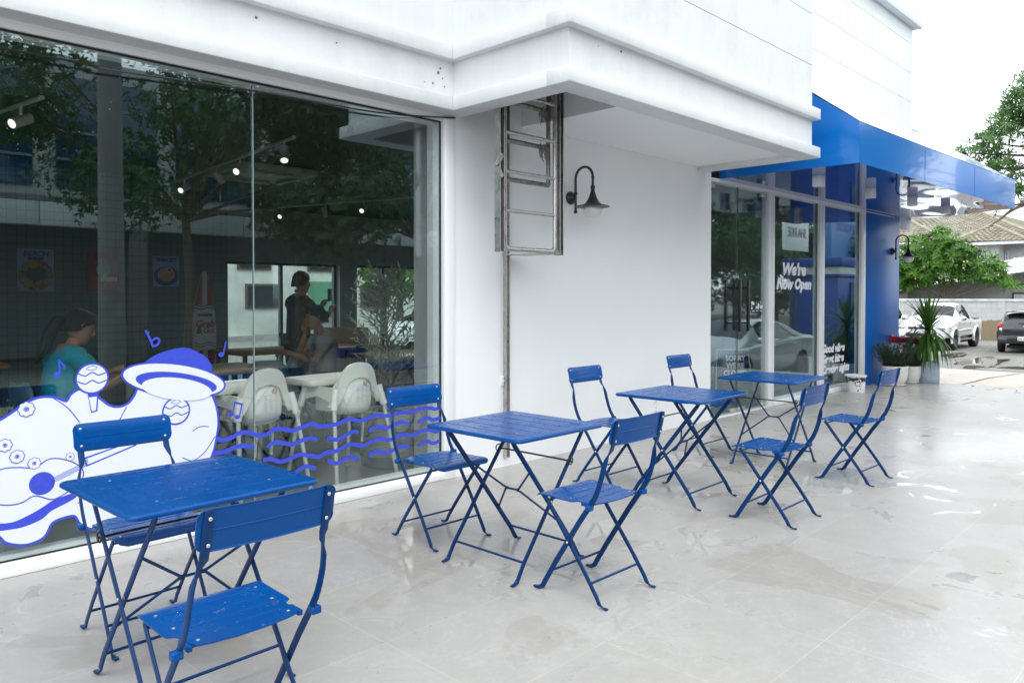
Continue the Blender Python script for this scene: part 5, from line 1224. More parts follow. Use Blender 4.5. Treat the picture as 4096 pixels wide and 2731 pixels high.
# ------------------------------------------------------------------ trees and plants outside
def rosettes(b, n, blobs, L, W, k, seed, droop=.6, segs=2, shell=.55, up=.25, base=.3):
    """whorls of k leaves scattered through ellipsoid clumps, denser towards the outside"""
    r = random.Random(seed); tot = sum(q[3] * q[4] * q[5] for q in blobs)
    for cx, cy, cz, rx, ry, rz in blobs:
        for i in range(max(1, int(n * rx * ry * rz / tot))):
            d = V((r.gauss(0, 1), r.gauss(0, 1), r.gauss(0, 1))).normalized(); q = shell + (1.05 - shell) * r.random() ** .7
            p = V((cx + d.x * rx * q, cy + d.y * ry * q, cz + d.z * rz * q)); ax = (d + V((0, 0, up)) + V((r.uniform(-.4, .4), r.uniform(-.4, .4), r.uniform(-.3, .4)))).normalized()
            e1 = ax.orthogonal().normalized(); e2 = ax.cross(e1); ph = r.uniform(0, 2 * PI)
            for j in range(k):
                a = ph + 2 * PI * j / k + r.uniform(-.25, .25); dd = (e1 * math.cos(a) + e2 * math.sin(a) + ax * r.uniform(.1, .7)).normalized(); l = L * r.uniform(.65, 1.15)
                b.leaf(p, dd, ax, l, W * r.uniform(.8, 1.15), droop * r.uniform(.3, 1.2), segs, base)
def limbs(b, base, blobs, r0, seed, mid=.5):
    r = random.Random(seed); base = V(base)
    for cx, cy, cz, rx, ry, rz in blobs:
        c = V((cx, cy, cz)); m_ = base.lerp(c, mid) + V((r.uniform(-.15, .15), r.uniform(-.15, .15), .1)) * (c - base).length * .4
        pts = spline([base, m_, c], 5); b.tube(pts, [r0 * (1 - .8 * i / (len(pts) - 1)) for i in range(len(pts))], 6)
        for k in range(5):
            d = V((r.gauss(0, 1), r.gauss(0, 1), r.gauss(0, .7))); d.normalize(); q = m_.lerp(c, r.uniform(.3, 1)); b.tube([q, q + V((d.x * rx, d.y * ry, d.z * rz)) * .45, q + V((d.x * rx, d.y * ry, d.z * rz)) * .85], [r0 * .3, r0 * .18, r0 * .06], 5)
BK2 = mat('tree_bark', (.16, .13, .10), .9, var=.35, vscale=9, bump=.6, bscale=25)
G1 = leaf_mat('bright_green_leaf', (.045, .135, .014), (.145, .32, .04), 1.2, .38); G2 = leaf_mat('mid_green_leaf', (.055, .135, .035), (.155, .29, .09), .9, .4); G3 = leaf_mat('deep_green_leaf', (.025, .075, .025), (.10, .20, .06), .6, .5)
def tree(name, label, trunk, r0, blobs, n, L, W, k, lm, seed, group=None, bark=None, **kw):
    t = thing(name, label, 'tree', trunk[0], 0, group); o = V(trunk[0])
    b = MB(); tp = spline([V(p) - o for p in trunk], 5); b.tube(tp, [r0 * (1.25 - .6 * i / (len(tp) - 1)) for i in range(len(tp))], 9)
    bl = [(q[0] - o.x, q[1] - o.y, q[2] - o.z) + q[3:] for q in blobs]
    limbs(b, tp[-1], bl, r0 * .42, seed); b.build('trunk', bark or BK2, t)
    b = MB(); rosettes(b, n, bl, L, W, k, seed, **kw); b.build('crown', lm, t, 0)
    return t
# frangipani behind the car park wall
tree('frangipani_tree', 'spreading bright green frangipani tree behind the car park wall, few pale blossoms', [(41.2, 11.0, -.6), (41.2, 11.0, .6), (41.15, 11.05, 1.1)], .16,
     [(41.0, 12.9, 3.0, .9, 1.0, .85), (41.2, 11.9, 3.5, 1.0, 1.0, .95), (41.0, 11.2, 3.9, .8, .8, .75), (40.7, 10.5, 3.3, 1.0, 1.0, .8), (41.2, 9.7, 2.8, .9, .9, .75), (41.0, 9.0, 2.45, .7, .7, .5), (41.0, 8.4, 1.95, .6, .45, .3), (40.8, 12.2, 2.3, .8, 1.0, .6), (40.7, 11.0, 2.6, .9, 1.0, .6), (41.2, 13.4, 2.2, .7, .8, .6)], 900, .36, .085, 9, G1, 3, droop=.5, segs=2, up=.7, base=.2)
b = MB(); r = random.Random(4)
for k in range(14):
    c = V((40.0 + r.uniform(-.2, .2), r.uniform(9.5, 13.4), r.uniform(2.3, 3.9)))
    for j in range(5): a = j * 2 * PI / 5; b.leaf(c, (0.2, math.cos(a), math.sin(a)), (-1, 0, 0), .05, .03, 0, 2, .5)
o = b.build('blossom', mat('pale_blossom', (.75, .62, .5), .6), None, 0); fr = bpy.data.objects['frangipani_tree']; o.parent = fr; o.location = -V(fr.location); o['kind'] = 'stuff'
# big whorled tree leaning in from the right
tree('alstonia_tree', 'tall tree with whorled leaves reaching in from the right behind the awning', [(22.6, 1.1, -.5), (22.7, 1.3, 2.0), (22.4, 1.9, 4.0)], .16,
     [(20.5, 4.95, 4.72, .40, .32, .26), (20.85, 4.6, 4.95, .5, .4, .4), (21.1, 4.35, 5.45, .55, .45, .45), (21.25, 4.1, 5.95, .5, .45, .45), (21.45, 3.8, 6.35, .6, .5, .45), (21.0, 4.4, 4.35, .5, .4, .4), (21.2, 4.15, 3.85, .4, .35, .25), (20.75, 4.65, 4.35, .35, .25, .22), (21.6, 3.5, 5.2, .8, .7, .8), (22.0, 2.7, 6.7, 1.2, .9, .8), (22.1, 2.5, 5.2, 1.2, 1.0, .9), (22.3, 1.4, 6.0, 1.3, 1.2, 1.2), (20.88, 4.42, 3.40, .22, .16, .10)], 4600, .19, .040, 7, G2, 9, droop=.4, segs=2, up=.35, shell=.3)
al = bpy.data.objects['alstonia_tree']
b = MB(); b.tube([V(p) - V(al.location) for p in spline([(22.4, 1.9, 4.0), (21.6, 3.2, 3.75), (21.1, 4.1, 3.45), (20.85, 4.45, 3.15), (20.7, 4.62, 3.0)], 5)], [.07 - .058 * i / 20 for i in range(21)], 6); b.build('branch', BK2, al)
# ------------------------------------------------------------------ car park: wall, houses
def wall_mat():
    m, nt, bs = new_mat('weathered_block_wall'); tc = nt.nodes.new('ShaderNodeTexCoord'); L = nt.links.new
    mp = N(nt, 'ShaderNodeMapping'); mp.inputs['Rotation'].default_value = (R_(90), 0, R_(90)); br = nt.nodes.new('ShaderNodeTexBrick'); br.inputs['Scale'].default_value = 1.0; br.inputs['Brick Width'].default_value = .4; br.inputs['Row Height'].default_value = .2
    br.inputs['Color1'].default_value = (.50, .51, .50, 1); br.inputs['Color2'].default_value = (.56, .57, .56, 1); br.inputs['Mortar'].default_value = (.44, .44, .43, 1); br.inputs['Mortar Size'].default_value = .012
    sp = nt.nodes.new('ShaderNodeSeparateXYZ'); cb = nt.nodes.new('ShaderNodeCombineXYZ'); L(tc.outputs['Object'], sp.inputs[0]); L(sp.outputs['Y'], cb.inputs[0]); L(sp.outputs['Z'], cb.inputs[1]); L(cb.outputs[0], br.inputs['Vector'])
    no = N(nt, 'ShaderNodeTexNoise', Scale=1.6, Detail=8.0, Roughness=.75); L(tc.outputs['Object'], no.inputs['Vector'])
    x = N(nt, 'ShaderNodeMix'); x.data_type = 'RGBA'; L(ramp(nt, no.outputs['Fac'], [(.52, 0.0), (.75, .75)]), x.inputs[0]); L(br.outputs['Color'], x.inputs[6]); x.inputs[7].default_value = (.16, .16, .145, 1)
    # rain splash soil along the foot
    ad = N(nt, 'ShaderNodeMath', operation='MULTIPLY_ADD'); L(no.outputs['Fac'], ad.inputs[0]); ad.inputs[1].default_value = -.5; L(sp.outputs['Z'], ad.inputs[2])
    y = N(nt, 'ShaderNodeMix'); y.data_type = 'RGBA'; L(ramp(nt, ad.outputs[0], [(0.0, 0.9), (.06, 0.0)]), y.inputs[0]); L(x.outputs[2], y.inputs[6]); y.inputs[7].default_value = (.24, .17, .09, 1)
    L(y.outputs[2], bs.inputs['Base Color']); bs.inputs['Roughness'].default_value = .85; return m
BWM = wall_mat()
t = thing('boundary_wall', 'weathered pale concrete block wall closing the car park behind the pickup', 'wall', (40, 0, 0)); b = MB(); b.box(0, .18, -30, 40, -1.2, 1.10); b.build('wall', BWM, t); b = MB(); b.box(-.04, .22, -30, 40, 1.10, 1.22, .01); b.build('coping', mat('pale_coping', (.58, .60, .58), .8, var=.25, vscale=2.0), t)
for k in range(-6, 10):
    b = MB(); b.box(-.03, .21, k * 4.2 - .12, k * 4.2 + .12, -1.2, 1.099); b.build('pier', BWM, t)
# roof tiles as real pan tile courses
def tile_roof(b, p0, p1, p2, p3, nx=0, rows=0):
    """curved courses over the quad p0 p1 (eave) p2 p3 (ridge side)"""
    p0, p1, p2, p3 = V(p0), V(p1), V(p2), V(p3); nrm = (p1 - p0).cross(p3 - p0).normalized()
    if nrm.z < 0: nrm = -nrm
    H_ = ((p3 - p0).length + (p2 - p1).length) / 2; rows = max(2, int(H_ / .30)); w = (p1 - p0).length
    for j in range(rows):
        u0, u1 = j / rows, min(1, (j + 1.12) / rows); a, c = p0.lerp(p3, u0), p1.lerp(p2, u0); d, e = p0.lerp(p3, u1), p1.lerp(p2, u1)
        n = max(2, int((c - a).length / .30)) ; seg = 4; lo, hi = [], []
        for i in range(n * seg + 1):
            s_ = i / (n * seg); h = .045 * abs(math.sin(PI * (i % seg) / seg)) if i % seg else 0
            lo.append(b.bm.verts.new(a.lerp(c, s_) + nrm * (h + .05))); hi.append(b.bm.verts.new(d.lerp(e, s_) + nrm * (h + .01)))
        for i in range(n * seg): b.face([lo[i], lo[i + 1], hi[i + 1], hi[i]])
        for i in range(n * seg): b.face([b.bm.verts.new(lo[i].co), b.bm.verts.new(lo[i + 1].co), b.bm.verts.new(lo[i + 1].co - nrm * .05), b.bm.verts.new(lo[i].co - nrm * .05)])
RT = mat('mossy_clay_tile', (.235, .215, .16), .85, var=.35, vscale=1.8, detail=8)
RG = mat('ridge_tile', (.30, .28, .21), .85, var=.3, vscale=3)
t = thing('tiled_house', 'two storey white boarded house with mossy hipped tile roof beyond the wall', 'house', (0, 0, 0))
SID, nt, bs = new_mat('white_board_siding'); tc = nt.nodes.new('ShaderNodeTexCoord'); wv = N(nt, 'ShaderNodeTexWave', Scale=1.1); wv.bands_direction = 'Y'; wv.wave_profile = 'SAW'; nt.links.new(tc.outputs['Object'], wv.inputs['Vector']); nt.links.new(ramp(nt, wv.outputs['Fac'], [(0, (.50, .50, .51)), (.06, (.62, .63, .64))]), bs.inputs['Base Color']); bs.inputs['Roughness'].default_value = .7
b = MB(); b.box(54.0, 64, 8.0, 19.5, -.65, 4.75); b.box(52.6, 54.0, 11.25, 13.6, -.65, 4.55); b.build('wall', SID, t)
b = MB()
tile_roof(b, (53.2, 19.8, 4.75), (53.2, 9.3, 4.70), (58, 13.45, 6.85), (58, 16.6, 6.82))       # main front slope
tile_roof(b, (53.2, 9.3, 4.70), (64.5, 7.3, 4.70), (61, 13.0, 6.85), (58, 13.45, 6.85))         # right hip
tile_roof(b, (51.9, 13.5, 4.58), (51.9, 9.75, 4.52), (54.0, 11.88, 5.62), (54.0, 11.9, 5.62))   # front wing hip
tile_roof(b, (51.9, 9.75, 4.52), (56.5, 9.2, 4.58), (56.6, 11.4, 5.64), (54.0, 11.88, 5.62)); tile_roof(b, (56, 13.6, 4.9), (51.9, 13.5, 4.58), (54.0, 11.9, 5.62), (56.6, 12.2, 5.64))
tile_roof(b, (52.4, 20.5, 4.76), (52.4, 14.0, 4.72), (54.6, 16.7, 6.2), (54.6, 20.5, 6.2))
b.build('roof', RT, t, 0)
for a, c in (((58, 13.45, 6.9), (53.2, 9.3, 4.78)), ((58, 13.45, 6.9), (58, 16.6, 6.88)), ((54.0, 11.88, 5.70), (51.9, 9.75, 4.62)), ((54.0, 11.88, 5.70), (51.9, 13.5, 4.68)), ((54.6, 16.7, 6.28), (52.4, 14.0, 4.82)), ((58, 16.6, 6.88), (53.2, 19.8, 4.85)), ((54.0, 11.88, 5.70), (56.6, 11.9, 5.70))):
    a, c = V(a), V(c); n = max(4, int((c - a).length / .33))
    rf = MB()
    for i in range(n): rf.tube([a.lerp(c, i / n), a.lerp(c, (i + 1.08) / n)], [.115, .095], 8)
    rf.build('ridge', RG, t)
b = MB(); b.box(51.93, 51.99, 9.7, 13.5, 4.36, 4.54); b.box(53.2, 53.26, 13.5, 19.8, 4.58, 4.72); b.box(52.0, 54, 9.72, 9.78, 4.36, 4.54); b.build('fascia_board', mat('white_fascia', (.72, .73, .74), .5), t)
def win(t, x, y0, y1, z0, z1, nx=2, nz=2):
    b = MB(); b.box(x - .05, x, y0, y1, z1 - .07, z1); b.box(x - .05, x, y0, y1, z0, z0 + .07); b.box(x - .05, x, y0, y0 + .07, z0 + .07, z1 - .07); b.box(x - .05, x, y1 - .07, y1, z0 + .07, z1 - .07)
    for k in range(1, nx): yy = y0 + (y1 - y0) * k / nx; b.box(x - .04, x, yy - .03, yy + .03, z0 + .07, z1 - .07)
    for k in range(1, nz): zz = z0 + (z1 - z0) * k / nz; b.box(x - .035, x, y0 + .07, y1 - .07, zz - .025, zz + .025)
    w = b.build('window', M['frame'], t); b = MB(); b.box(x - .02, x - .01, y0 + .02, y1 - .02, z0 + .02, z1 - .02); b.build('pane', mat('dark_pane', (.02, .022, .025), .08), w)
win(t, 52.595, 12.05, 13.2, 3.3, 4.1, 2, 2); win(t, 53.995, 11.02, 11.2, 3.4, 4.08, 1, 2); win(t, 53.995, 14.6, 16.2, 3.2, 4.2, 3, 2)
# long low shed with corrugated roof
t = thing('low_shed', 'long grey shed with corrugated roof and dark eaves right behind the car park wall', 'shed', (0, 0, 0))
SHW = mat('grey_render', (.36, .36, .345), .85, var=.12, vscale=1.2)
b = MB(); b.prism([(44, 6.0, -.65), (44, 16, -.65), (44, 16, 1.35), (44, 6.0, 2.75)], (4.5, 0, 0)); b.build('wall', SHW, t, 30)
def corr(b, p0, p1, p2, p3, n, h=.03):
    p0, p1, p2, p3 = V(p0), V(p1), V(p2), V(p3); nr = (p1 - p0).cross(p3 - p0).normalized(); nr = nr if nr.z > 0 else -nr; lo, hi = [], []
    for i in range(n * 4 + 1):
        s_ = i / (n * 4); o = nr * h * math.sin(2 * PI * i / 4 + .01); lo.append(b.bm.verts.new(p0.lerp(p1, s_) + o)); hi.append(b.bm.verts.new(p3.lerp(p2, s_) + o))
    for i in range(n * 4): b.face([lo[i], lo[i + 1], hi[i + 1], hi[i]])
b = MB(); corr(b, (43.3, 13.4, 1.72), (43.3, 9.15, 2.36), (48.6, 9.7, 3.34), (48.6, 13.6, 2.72), 34); b.build('roof', mat('old_fibre_cement', (.42, .40, .37), .85, var=.15, vscale=3), t, 0)
b = MB(); corr(b, (43.3, 9.15, 2.40), (43.3, 5.5, 2.93), (48.6, 5.5, 3.9), (48.6, 9.7, 3.38), 18, .018); b.build('roof', mat('new_zinc_sheet', (.62, .66, .70), .35, metal=.3), t, 0)
b = MB(); b.prism([(43.27, 13.5, 1.56), (43.27, 5.5, 2.78), (43.27, 5.5, 2.90), (43.27, 13.5, 1.69)], (.04, 0, 0)); b.build('fascia_board', mat('dark_eave', (.06, .055, .05), .7), t)
b = MB(); b.box(43.93, 43.99, 7.6, 8.8, .8, 1.52); w = b.build('window', mat('dark_wood_frame', (.06, .03, .022), .6), t); b = MB(); b.box(43.90, 43.929, 7.68, 8.72, .88, 1.44); b.build('pane', mat('louvre_glass', (.45, .52, .56), .3), w)
b = MB(); b.tube([(43.95, 9.05, 2.2), (43.95, 9.05, 1.92), (43.95, 6.5, 1.92)], .03, 6); b.build('conduit', mat('dark_conduit', (.08, .07, .065), .6), t)
t = thing('red_roof_shed', 'small shed with rusty red roof and blue gutter left behind the wall', 'shed', (0, 0, 0))
b = MB(); b.box(43.6, 47, 13.45, 19, -.65, 1.5); b.build('wall', SHW, t); b = MB(); corr(b, (43.1, 19, 1.55), (43.1, 13.3, 1.75), (47.5, 13.3, 2.7), (47.5, 19, 2.6), 20); b.build('roof', mat('rusty_red_sheet', (.30, .08, .05), .7, var=.3, vscale=4), t, 0)
b = MB(); b.tube([(43.05, 19, 1.52), (43.05, 13.3, 1.72)], .05, 6); b.build('gutter', mat('blue_gutter', (.03, .12, .40), .5), t)
puddle(26.5, 6.1, 2.6, .55, 1); puddle(24.5, 4.6, 1.6, .5, 2); puddle(23.9, 5.6, 1.5, .32, 3); puddle(29.0, 7.4, 1.2, .3, 5); puddle(20.3, 4.9, .8, .25, 6)
# ------------------------------------------------------------------ vehicles
TYRE = mat('tyre_rubber', (.012, .012, .013), .75, bump=.3, bscale=40); RIM = mat('alloy_rim', (.52, .53, .55), .25, metal=.9); CGL = mat('car_glass', (.010, .013, .014), .03, spec=.45); TRIMB = mat('black_plastic_trim', (.014, .014, .015), .5); CHR = mat('chrome', (.75, .76, .78), .06, metal=1.0)
HLG = mat('headlight_glass', (.55, .58, .60), .08, metal=.5, coat=1.0); REDL = mat('red_tail_light', (.38, .008, .012), .12, coat=.8); AMB = mat('amber_lens', (.6, .22, .05), .15)
def wheel(par, x, y, r, w, sgn, spokes=6):
    b = MB(); mt = Matrix.Translation((x, y, r)) @ Matrix.Rotation(R_(90 * -sgn), 4, 'X')
    b.lathe([(r * .66, -w / 2), (r * .9, -w / 2), (r * .985, -w * .38), (r, -w * .2), (r, w * .2), (r * .985, w * .38), (r * .9, w / 2), (r * .66, w / 2), (r * .66, -w / 2)], 30, mt, False)
    b = b.build('wheel', TYRE, par)
    q = MB(); q.lathe([(r * .66, -w * .45), (r * .66, w * .44), (r * .61, w * .46), (r * .58, w * .2), (r * .57, -w * .3)], 28, mt, False)
    for k in range(spokes):
        m2 = mt @ Matrix.Rotation(2 * PI * k / spokes, 4, 'Z'); q.box(r * .08, r * .6, -r * .075, r * .075, w * .22, w * .40, .006, m2)
    q.lathe([(r * .15, w * .2), (r * .15, w * .42), (r * .02, w * .43)], 14, mt); q.build('rim', RIM, b)
    q = MB(); q.lathe([(r * .575, -w * .1), (r * .01, -w * .1)], 20, mt, False); q.build('brake_disc', mat('dark_brake', (.05, .05, .05), .5), b)
def vehicle(name, label, cat, loc, rot, st, glass_side, screens, paint, wheels, wr, ww, spokes=6, extra=None):
    """st: stations (x, z_sill, z_belt, z_top, w_sill, w_belt, w_top) from rear to front (+x)"""
    t = thing(name, label, cat, loc, rot)
    bm = bmesh.new(); rings = []
    for x, zs, zb, zt, wsl, wb, wt in st:
        half = [(wsl * .9, zs), (wsl, zs + .06), ((wsl + wb) / 2 + .025, (zs * .55 + zb * .45)), (wb, zb - .04), (wb - .015, zb), (wt + .01, zt - .055 if zt - zb > .2 else zb + (zt - zb) * .6), (wt * .82, zt - .008), (wt * .4, zt + .008)]
        ring = [(y, z) for y, z in half] + [(-y, z) for y, z in half[::-1]]
        rings.append([bm.verts.new((x, y, z)) for y, z in ring])
    n = 16
    for i, (a, c) in enumerate(zip(rings, rings[1:])):
        for j in range(n):
            f = bm.faces.new([a[j], c[j], c[(j + 1) % n], a[(j + 1) % n]]); f.smooth = True
            if j in (4, 10) and i in glass_side: f.material_index = 1
            if j in (5, 6, 7, 8, 9) and i in screens and not (j in (5, 9) and False): f.material_index = 1
    for rg, rv in ((rings[0], 0), (rings[-1], 1)): bm.faces.new(rg[::-1] if not rv else rg).smooth = True
    bmesh.ops.recalc_face_normals(bm, faces=bm.faces)
    # inset glass areas so that pillars and rims stay painted
    gl = [f for f in bm.faces if f.material_index == 1]
    bmesh.ops.inset_individual(bm, faces=[f for f in gl if abs(f.normal.y) > .5], thickness=.022, depth=-.004)
    for f in bm.faces:
        if f.material_index == 1 and len(f.verts) == 4: pass
    me = bpy.data.meshes.new('shell'); bm.to_mesh(me); bm.free(); me.materials.append(paint); me.materials.append(CGL); me.materials.append(TRIMB)
    o = bpy.data.objects.new('shell', me); COL.objects.link(o)
    cut = MB()
    for x in wheels:
        for s in (-1, 1): cut.cyl((x, s * .45, wr * 1.0), (x, s * 1.3, wr * 1.0), wr * 1.17, 32)
    co = cut.build('cutter', TRIMB, None, 0)
    m1 = o.modifiers.new('sub', 'SUBSURF'); m1.levels = 1
    m2 = o.modifiers.new('cut', 'BOOLEAN'); m2.operation = 'DIFFERENCE'; m2.object = co; m2.solver = 'EXACT'; m2.material_mode = 'TRANSFER'
    me2 = bpy.data.meshes.new_from_object(o.evaluated_get(bpy.context.evaluated_depsgraph_get()))
    bpy.data.objects.remove(o); bpy.data.objects.remove(co)
    mats_ = [m.name for m in me2.materials]
    gi = [i for i, m in enumerate(mats_) if m == CGL.name]
    for nm, keep in (('body', False), ('window', True)):
        b = MB(); b.bm.from_mesh(me2); bmesh.ops.delete(b.bm, geom=[f for f in b.bm.faces if (f.material_index in gi) != keep], context='FACES')
        b.mats = list(me2.materials) if not keep else [CGL]
        if keep:
            for f in b.bm.faces: f.material_index = 0
        b.build(nm, None, t, 50)
    for x in wheels:
        for s in (-1, 1): wheel(t, x, s * (st[len(st) // 2][5] - ww / 2 - .01), wr, ww, -s, spokes)
    b = MB(); b.box(st[0][0] + .4, st[-1][0] - .4, -.55, .55, wr * .55, wr * .9); b.build('underbody', TRIMB, t)
    return t
def part(t, name, m, f, ang=35):
    b = MB(); f(b); return b.build(name, m, t, ang)
# white double cab pickup, nose towards the terrace
WP = mat('white_car_paint', (.80, .81, .82), .18, coat=.8)
st = [(-2.62, .55, 1.0, 1.02, .80, .84, .80), (-2.5, .48, 1.06, 1.09, .84, .87, .83), (-1.7, .45, 1.07, 1.10, .85, .89, .84), (-.95, .43, 1.08, 1.11, .85, .89, .84), (-.86, .42, 1.10, 1.45, .85, .89, .62), (-.70, .42, 1.11, 1.70, .85, .89, .60), (-.15, .42, 1.12, 1.77, .85, .90, .62), (.12, .42, 1.12, 1.77, .85, .90, .62), (.62, .42, 1.12, 1.72, .85, .90, .62), (1.18, .42, 1.11, 1.22, .85, .89, .72), (1.5, .42, 1.08, 1.12, .85, .88, .70), (2.05, .43, .98, 1.02, .84, .86, .66), (2.42, .46, .86, .90, .80, .78, .58), (2.55, .52, .74, .78, .70, .66, .48)]
t = vehicle('pickup_truck', 'white double cab pickup truck parked by the boundary wall, nose towards the terrace', 'pickup', (33.2, 9.02, -.66), PI, st, (5, 6, 7), (8,), WP, (-1.48, 1.45), .375, .25, 6)
part(t, 'load_bed', TRIMB, lambda b: b.box(-2.45, -.98, -.74, .74, 1.09, 1.135, .01))
for s in (-1, 1):
    part(t, 'headlight', HLG, lambda b: b.ball((2.36, s * .60, .86), .2, 14, 8, (.75, 1.05, .45), Matrix.Rotation(-.3 * s, 3, 'Z').to_4x4()))
    part(t, 'indicator', AMB, lambda b: b.ball((2.20, s * .765, .85), .08, 10, 6, (1, .5, .9)))
    m_ = part(t, 'wing_mirror', CHR, lambda b: b.ball((1.02, s * 1.02, 1.18), .12, 14, 8, (.6, 1.05, .8)))
    part(t, 'fog_light', CHR, lambda b: b.ball((2.50, s * .58, .60), .06, 12, 6, (.5, 1, 1)))
    for x in (.30, -.62): part(t, 'door_handle', CHR, lambda b: b.bar([(x, s * .905, 1.0), (x + .09, s * .925, 1.0), (x + .18, s * .905, 1.0)], .035, .02, (0, 1, 0)))
    part(t, 'side_step', RIM, lambda b: b.box(-.8, .95, min(s * .80, s * .96), max(s * .80, s * .96), .36, .41, .012))
    part(t, 'tail_light', REDL, lambda b: b.box(-2.66, -2.56, min(s * .72, s * .845), max(s * .72, s * .845), .74, 1.02, .02))
    part(t, 'side_moulding', WP, lambda b: b.bar([(-.75, s * .905, .76), (1.0, s * .905, .72)], .06, .03, (0, 1, 0)))
    for x in (-1.48, 1.45): part(t, 'wheel_arch', WP, lambda b: b.tube([(x + .455 * math.cos(a), s * .885, .375 + .455 * math.sin(a)) for a in [R_(-12 + 204 * k / 16) for k in range(17)]], .045, 8))
part(t, 'grille', TRIMB, lambda b: b.box(2.40, 2.545, -.42, .42, .80, .885, .02)); part(t, 'air_intake', TRIMB, lambda b: b.box(2.48, 2.59, -.48, .48, .52, .66, .02))
part(t, 'number_plate', M['frame'], lambda b: b.box(2.60, 2.615, -.24, .24, .66, .76, .004)); part(t, 'bumper', WP, lambda b: b.box(2.30, 2.60, -.78, .78, .44, .52, .03))
part(t, 'wiper', TRIMB, lambda b: b.tube([(1.22, -.1, 1.235), (1.02, .55, 1.345)], .012, 6))
# black hatchback, tail towards us
BP = mat('black_car_paint', (.008, .009, .011), .15, coat=1.0)
st = [(-1.80, .46, .82, .86, .72, .74, .62), (-1.74, .36, .92, .97, .78, .80, .62), (-1.60, .34, .96, 1.18, .80, .82, .60), (-1.38, .32, .97, 1.43, .80, .83, .60), (-1.0, .30, .97, 1.49, .80, .83, .60), (-.2, .28, .96, 1.52, .80, .83, .61), (.5, .28, .95, 1.48, .80, .83, .59), (1.05, .28, .93, 1.08, .80, .82, .64), (1.45, .30, .86, .92, .79, .79, .62), (1.75, .34, .74, .80, .74, .72, .52), (1.84, .42, .62, .66, .62, .60, .42)]
t = vehicle('hatchback', 'small black hatchback seen from behind at the right edge of the car park', 'hatchback', (33.3, 6.06, -.66), 0.05, st, (3, 4, 5), (2, 6), BP, (-1.2, 1.2), .30, .185, 6)
for s in (-1, 1):
    part(t, 'tail_light', REDL, lambda b: (b.ball((-1.70, s * .70, .93), .13, 14, 8, (.55, .75, 1.25)), b.m(REDL)))
    part(t, 'tail_light_lens', M['frame'], lambda b: b.ball((-1.745, s * .665, .84), .085, 12, 8, (.45, .8, .9)))
    part(t, 'door_mirror', BP, lambda b: b.ball((.62, s * .94, 1.0), .1, 12, 8, (.6, 1, .75)))
part(t, 'bumper', BP, lambda b: b.box(-1.86, -1.66, -.76, .76, .34, .60, .05))
pl = part(t, 'number_plate', M['frame'], lambda b: b.box(-1.876, -1.866, -.25, .15, .46, .60, .004))
YZm = Matrix(((0, 0, -1, -1.878), (-1, 0, 0, 0), (0, 1, 0, 0), (0, 0, 0, 1)))
part(pl, 'lettering', M['black'], lambda b: b.text('\u0e02\u0e01 526', .10, YZm @ Matrix.Translation((-.13, .50, 0)), 0, .001, 1.0), 0)
part(t, 'spoiler', BP, lambda b: b.box(-1.56, -1.25, -.56, .56, 1.44, 1.475, .015)); part(t, 'brake_lamp', REDL, lambda b: b.box(-1.575, -1.561, -.2, .2, 1.445, 1.465))
part(t, 'wiper', TRIMB, lambda b: b.tube([(-1.70, -.05, 1.05), (-1.72, -.28, 1.06), (-1.72, .15, 1.07)], .012, 6))
part(t, 'chrome_strip', CHR, lambda b: b.box(-1.815, -1.80, .28, .52, .90, .918)); part(t, 'badge', CHR, lambda b: b.tube([(-1.822, -.05 + .045, .955), (-1.822, -.05 + .0, .985), (-1.822, -.05 - .045, .955), (-1.822, -.05 + .03, .93), (-1.822, -.05, .90), (-1.822, -.05 - .05, .93)], .009, 6))
part(t, 'chrome_line', RIM, lambda b: b.box(-1.868, -1.862, -.7, .7, .615, .63))
# white car half hidden by the pillar
st2 = [(-2.2, .5, .95, 1.0, .78, .8, .7), (-2.1, .4, 1.02, 1.10, .84, .86, .66), (-1.9, .38, 1.05, 1.45, .85, .88, .64), (-1.6, .36, 1.06, 1.68, .85, .88, .64), (-.5, .36, 1.06, 1.72, .85, .89, .66), (.3, .36, 1.05, 1.66, .85, .89, .64), (.95, .36, 1.03, 1.14, .85, .88, .70), (1.6, .38, .96, 1.0, .84, .86, .66), (2.05, .42, .82, .86, .78, .76, .56), (2.2, .5, .68, .72, .66, .64, .46)]
WP2 = mat('cream_white_paint', (.70, .70, .67), .25, coat=.6)
t = vehicle('suv', 'cream white utility vehicle mostly hidden behind the blue pillar', 'utility vehicle', (32.6, 11.55, -.66), PI, st2, (3, 4), (5,), WP2, (-1.35, 1.4), .36, .24, 5)
for s in (-1, 1):
    part(t, 'wing_mirror', CHR, lambda b: b.ball((.85, s * 1.0, 1.14), .12, 12, 8, (.6, 1.05, .75))); part(t, 'headlight', HLG, lambda b: b.ball((2.02, s * .6, .80), .16, 12, 8, (.7, 1, .5)))
# silver saloon parked outside the frame, seen mirrored in the door glass
SP = mat('silver_car_paint', (.36, .37, .39), .22, metal=.5, coat=1.0)
st3 = [(-2.28, .48, .92, .96, .68, .72, .60), (-2.18, .36, 1.0, 1.04, .80, .84, .66), (-1.7, .30, 1.02, 1.10, .82, .87, .66), (-1.25, .27, 1.0, 1.30, .83, .89, .58), (-.75, .25, .98, 1.42, .83, .90, .58), (0.0, .24, .96, 1.47, .83, .90, .60), (.55, .24, .94, 1.40, .83, .90, .58), (1.20, .24, .92, 1.02, .83, .89, .66), (1.75, .26, .84, .88, .82, .86, .62), (2.2, .32, .70, .74, .76, .74, .52), (2.32, .42, .58, .62, .6, .58, .4)]
t = vehicle('saloon_car', 'silver saloon car parked past the terrace, mirrored in the glass door', 'car', (15.95, .35, -.56), PI, st3, (2, 3, 4, 5), (2, 3, 6), SP, (-1.38, 1.36), .325, .21, 5)
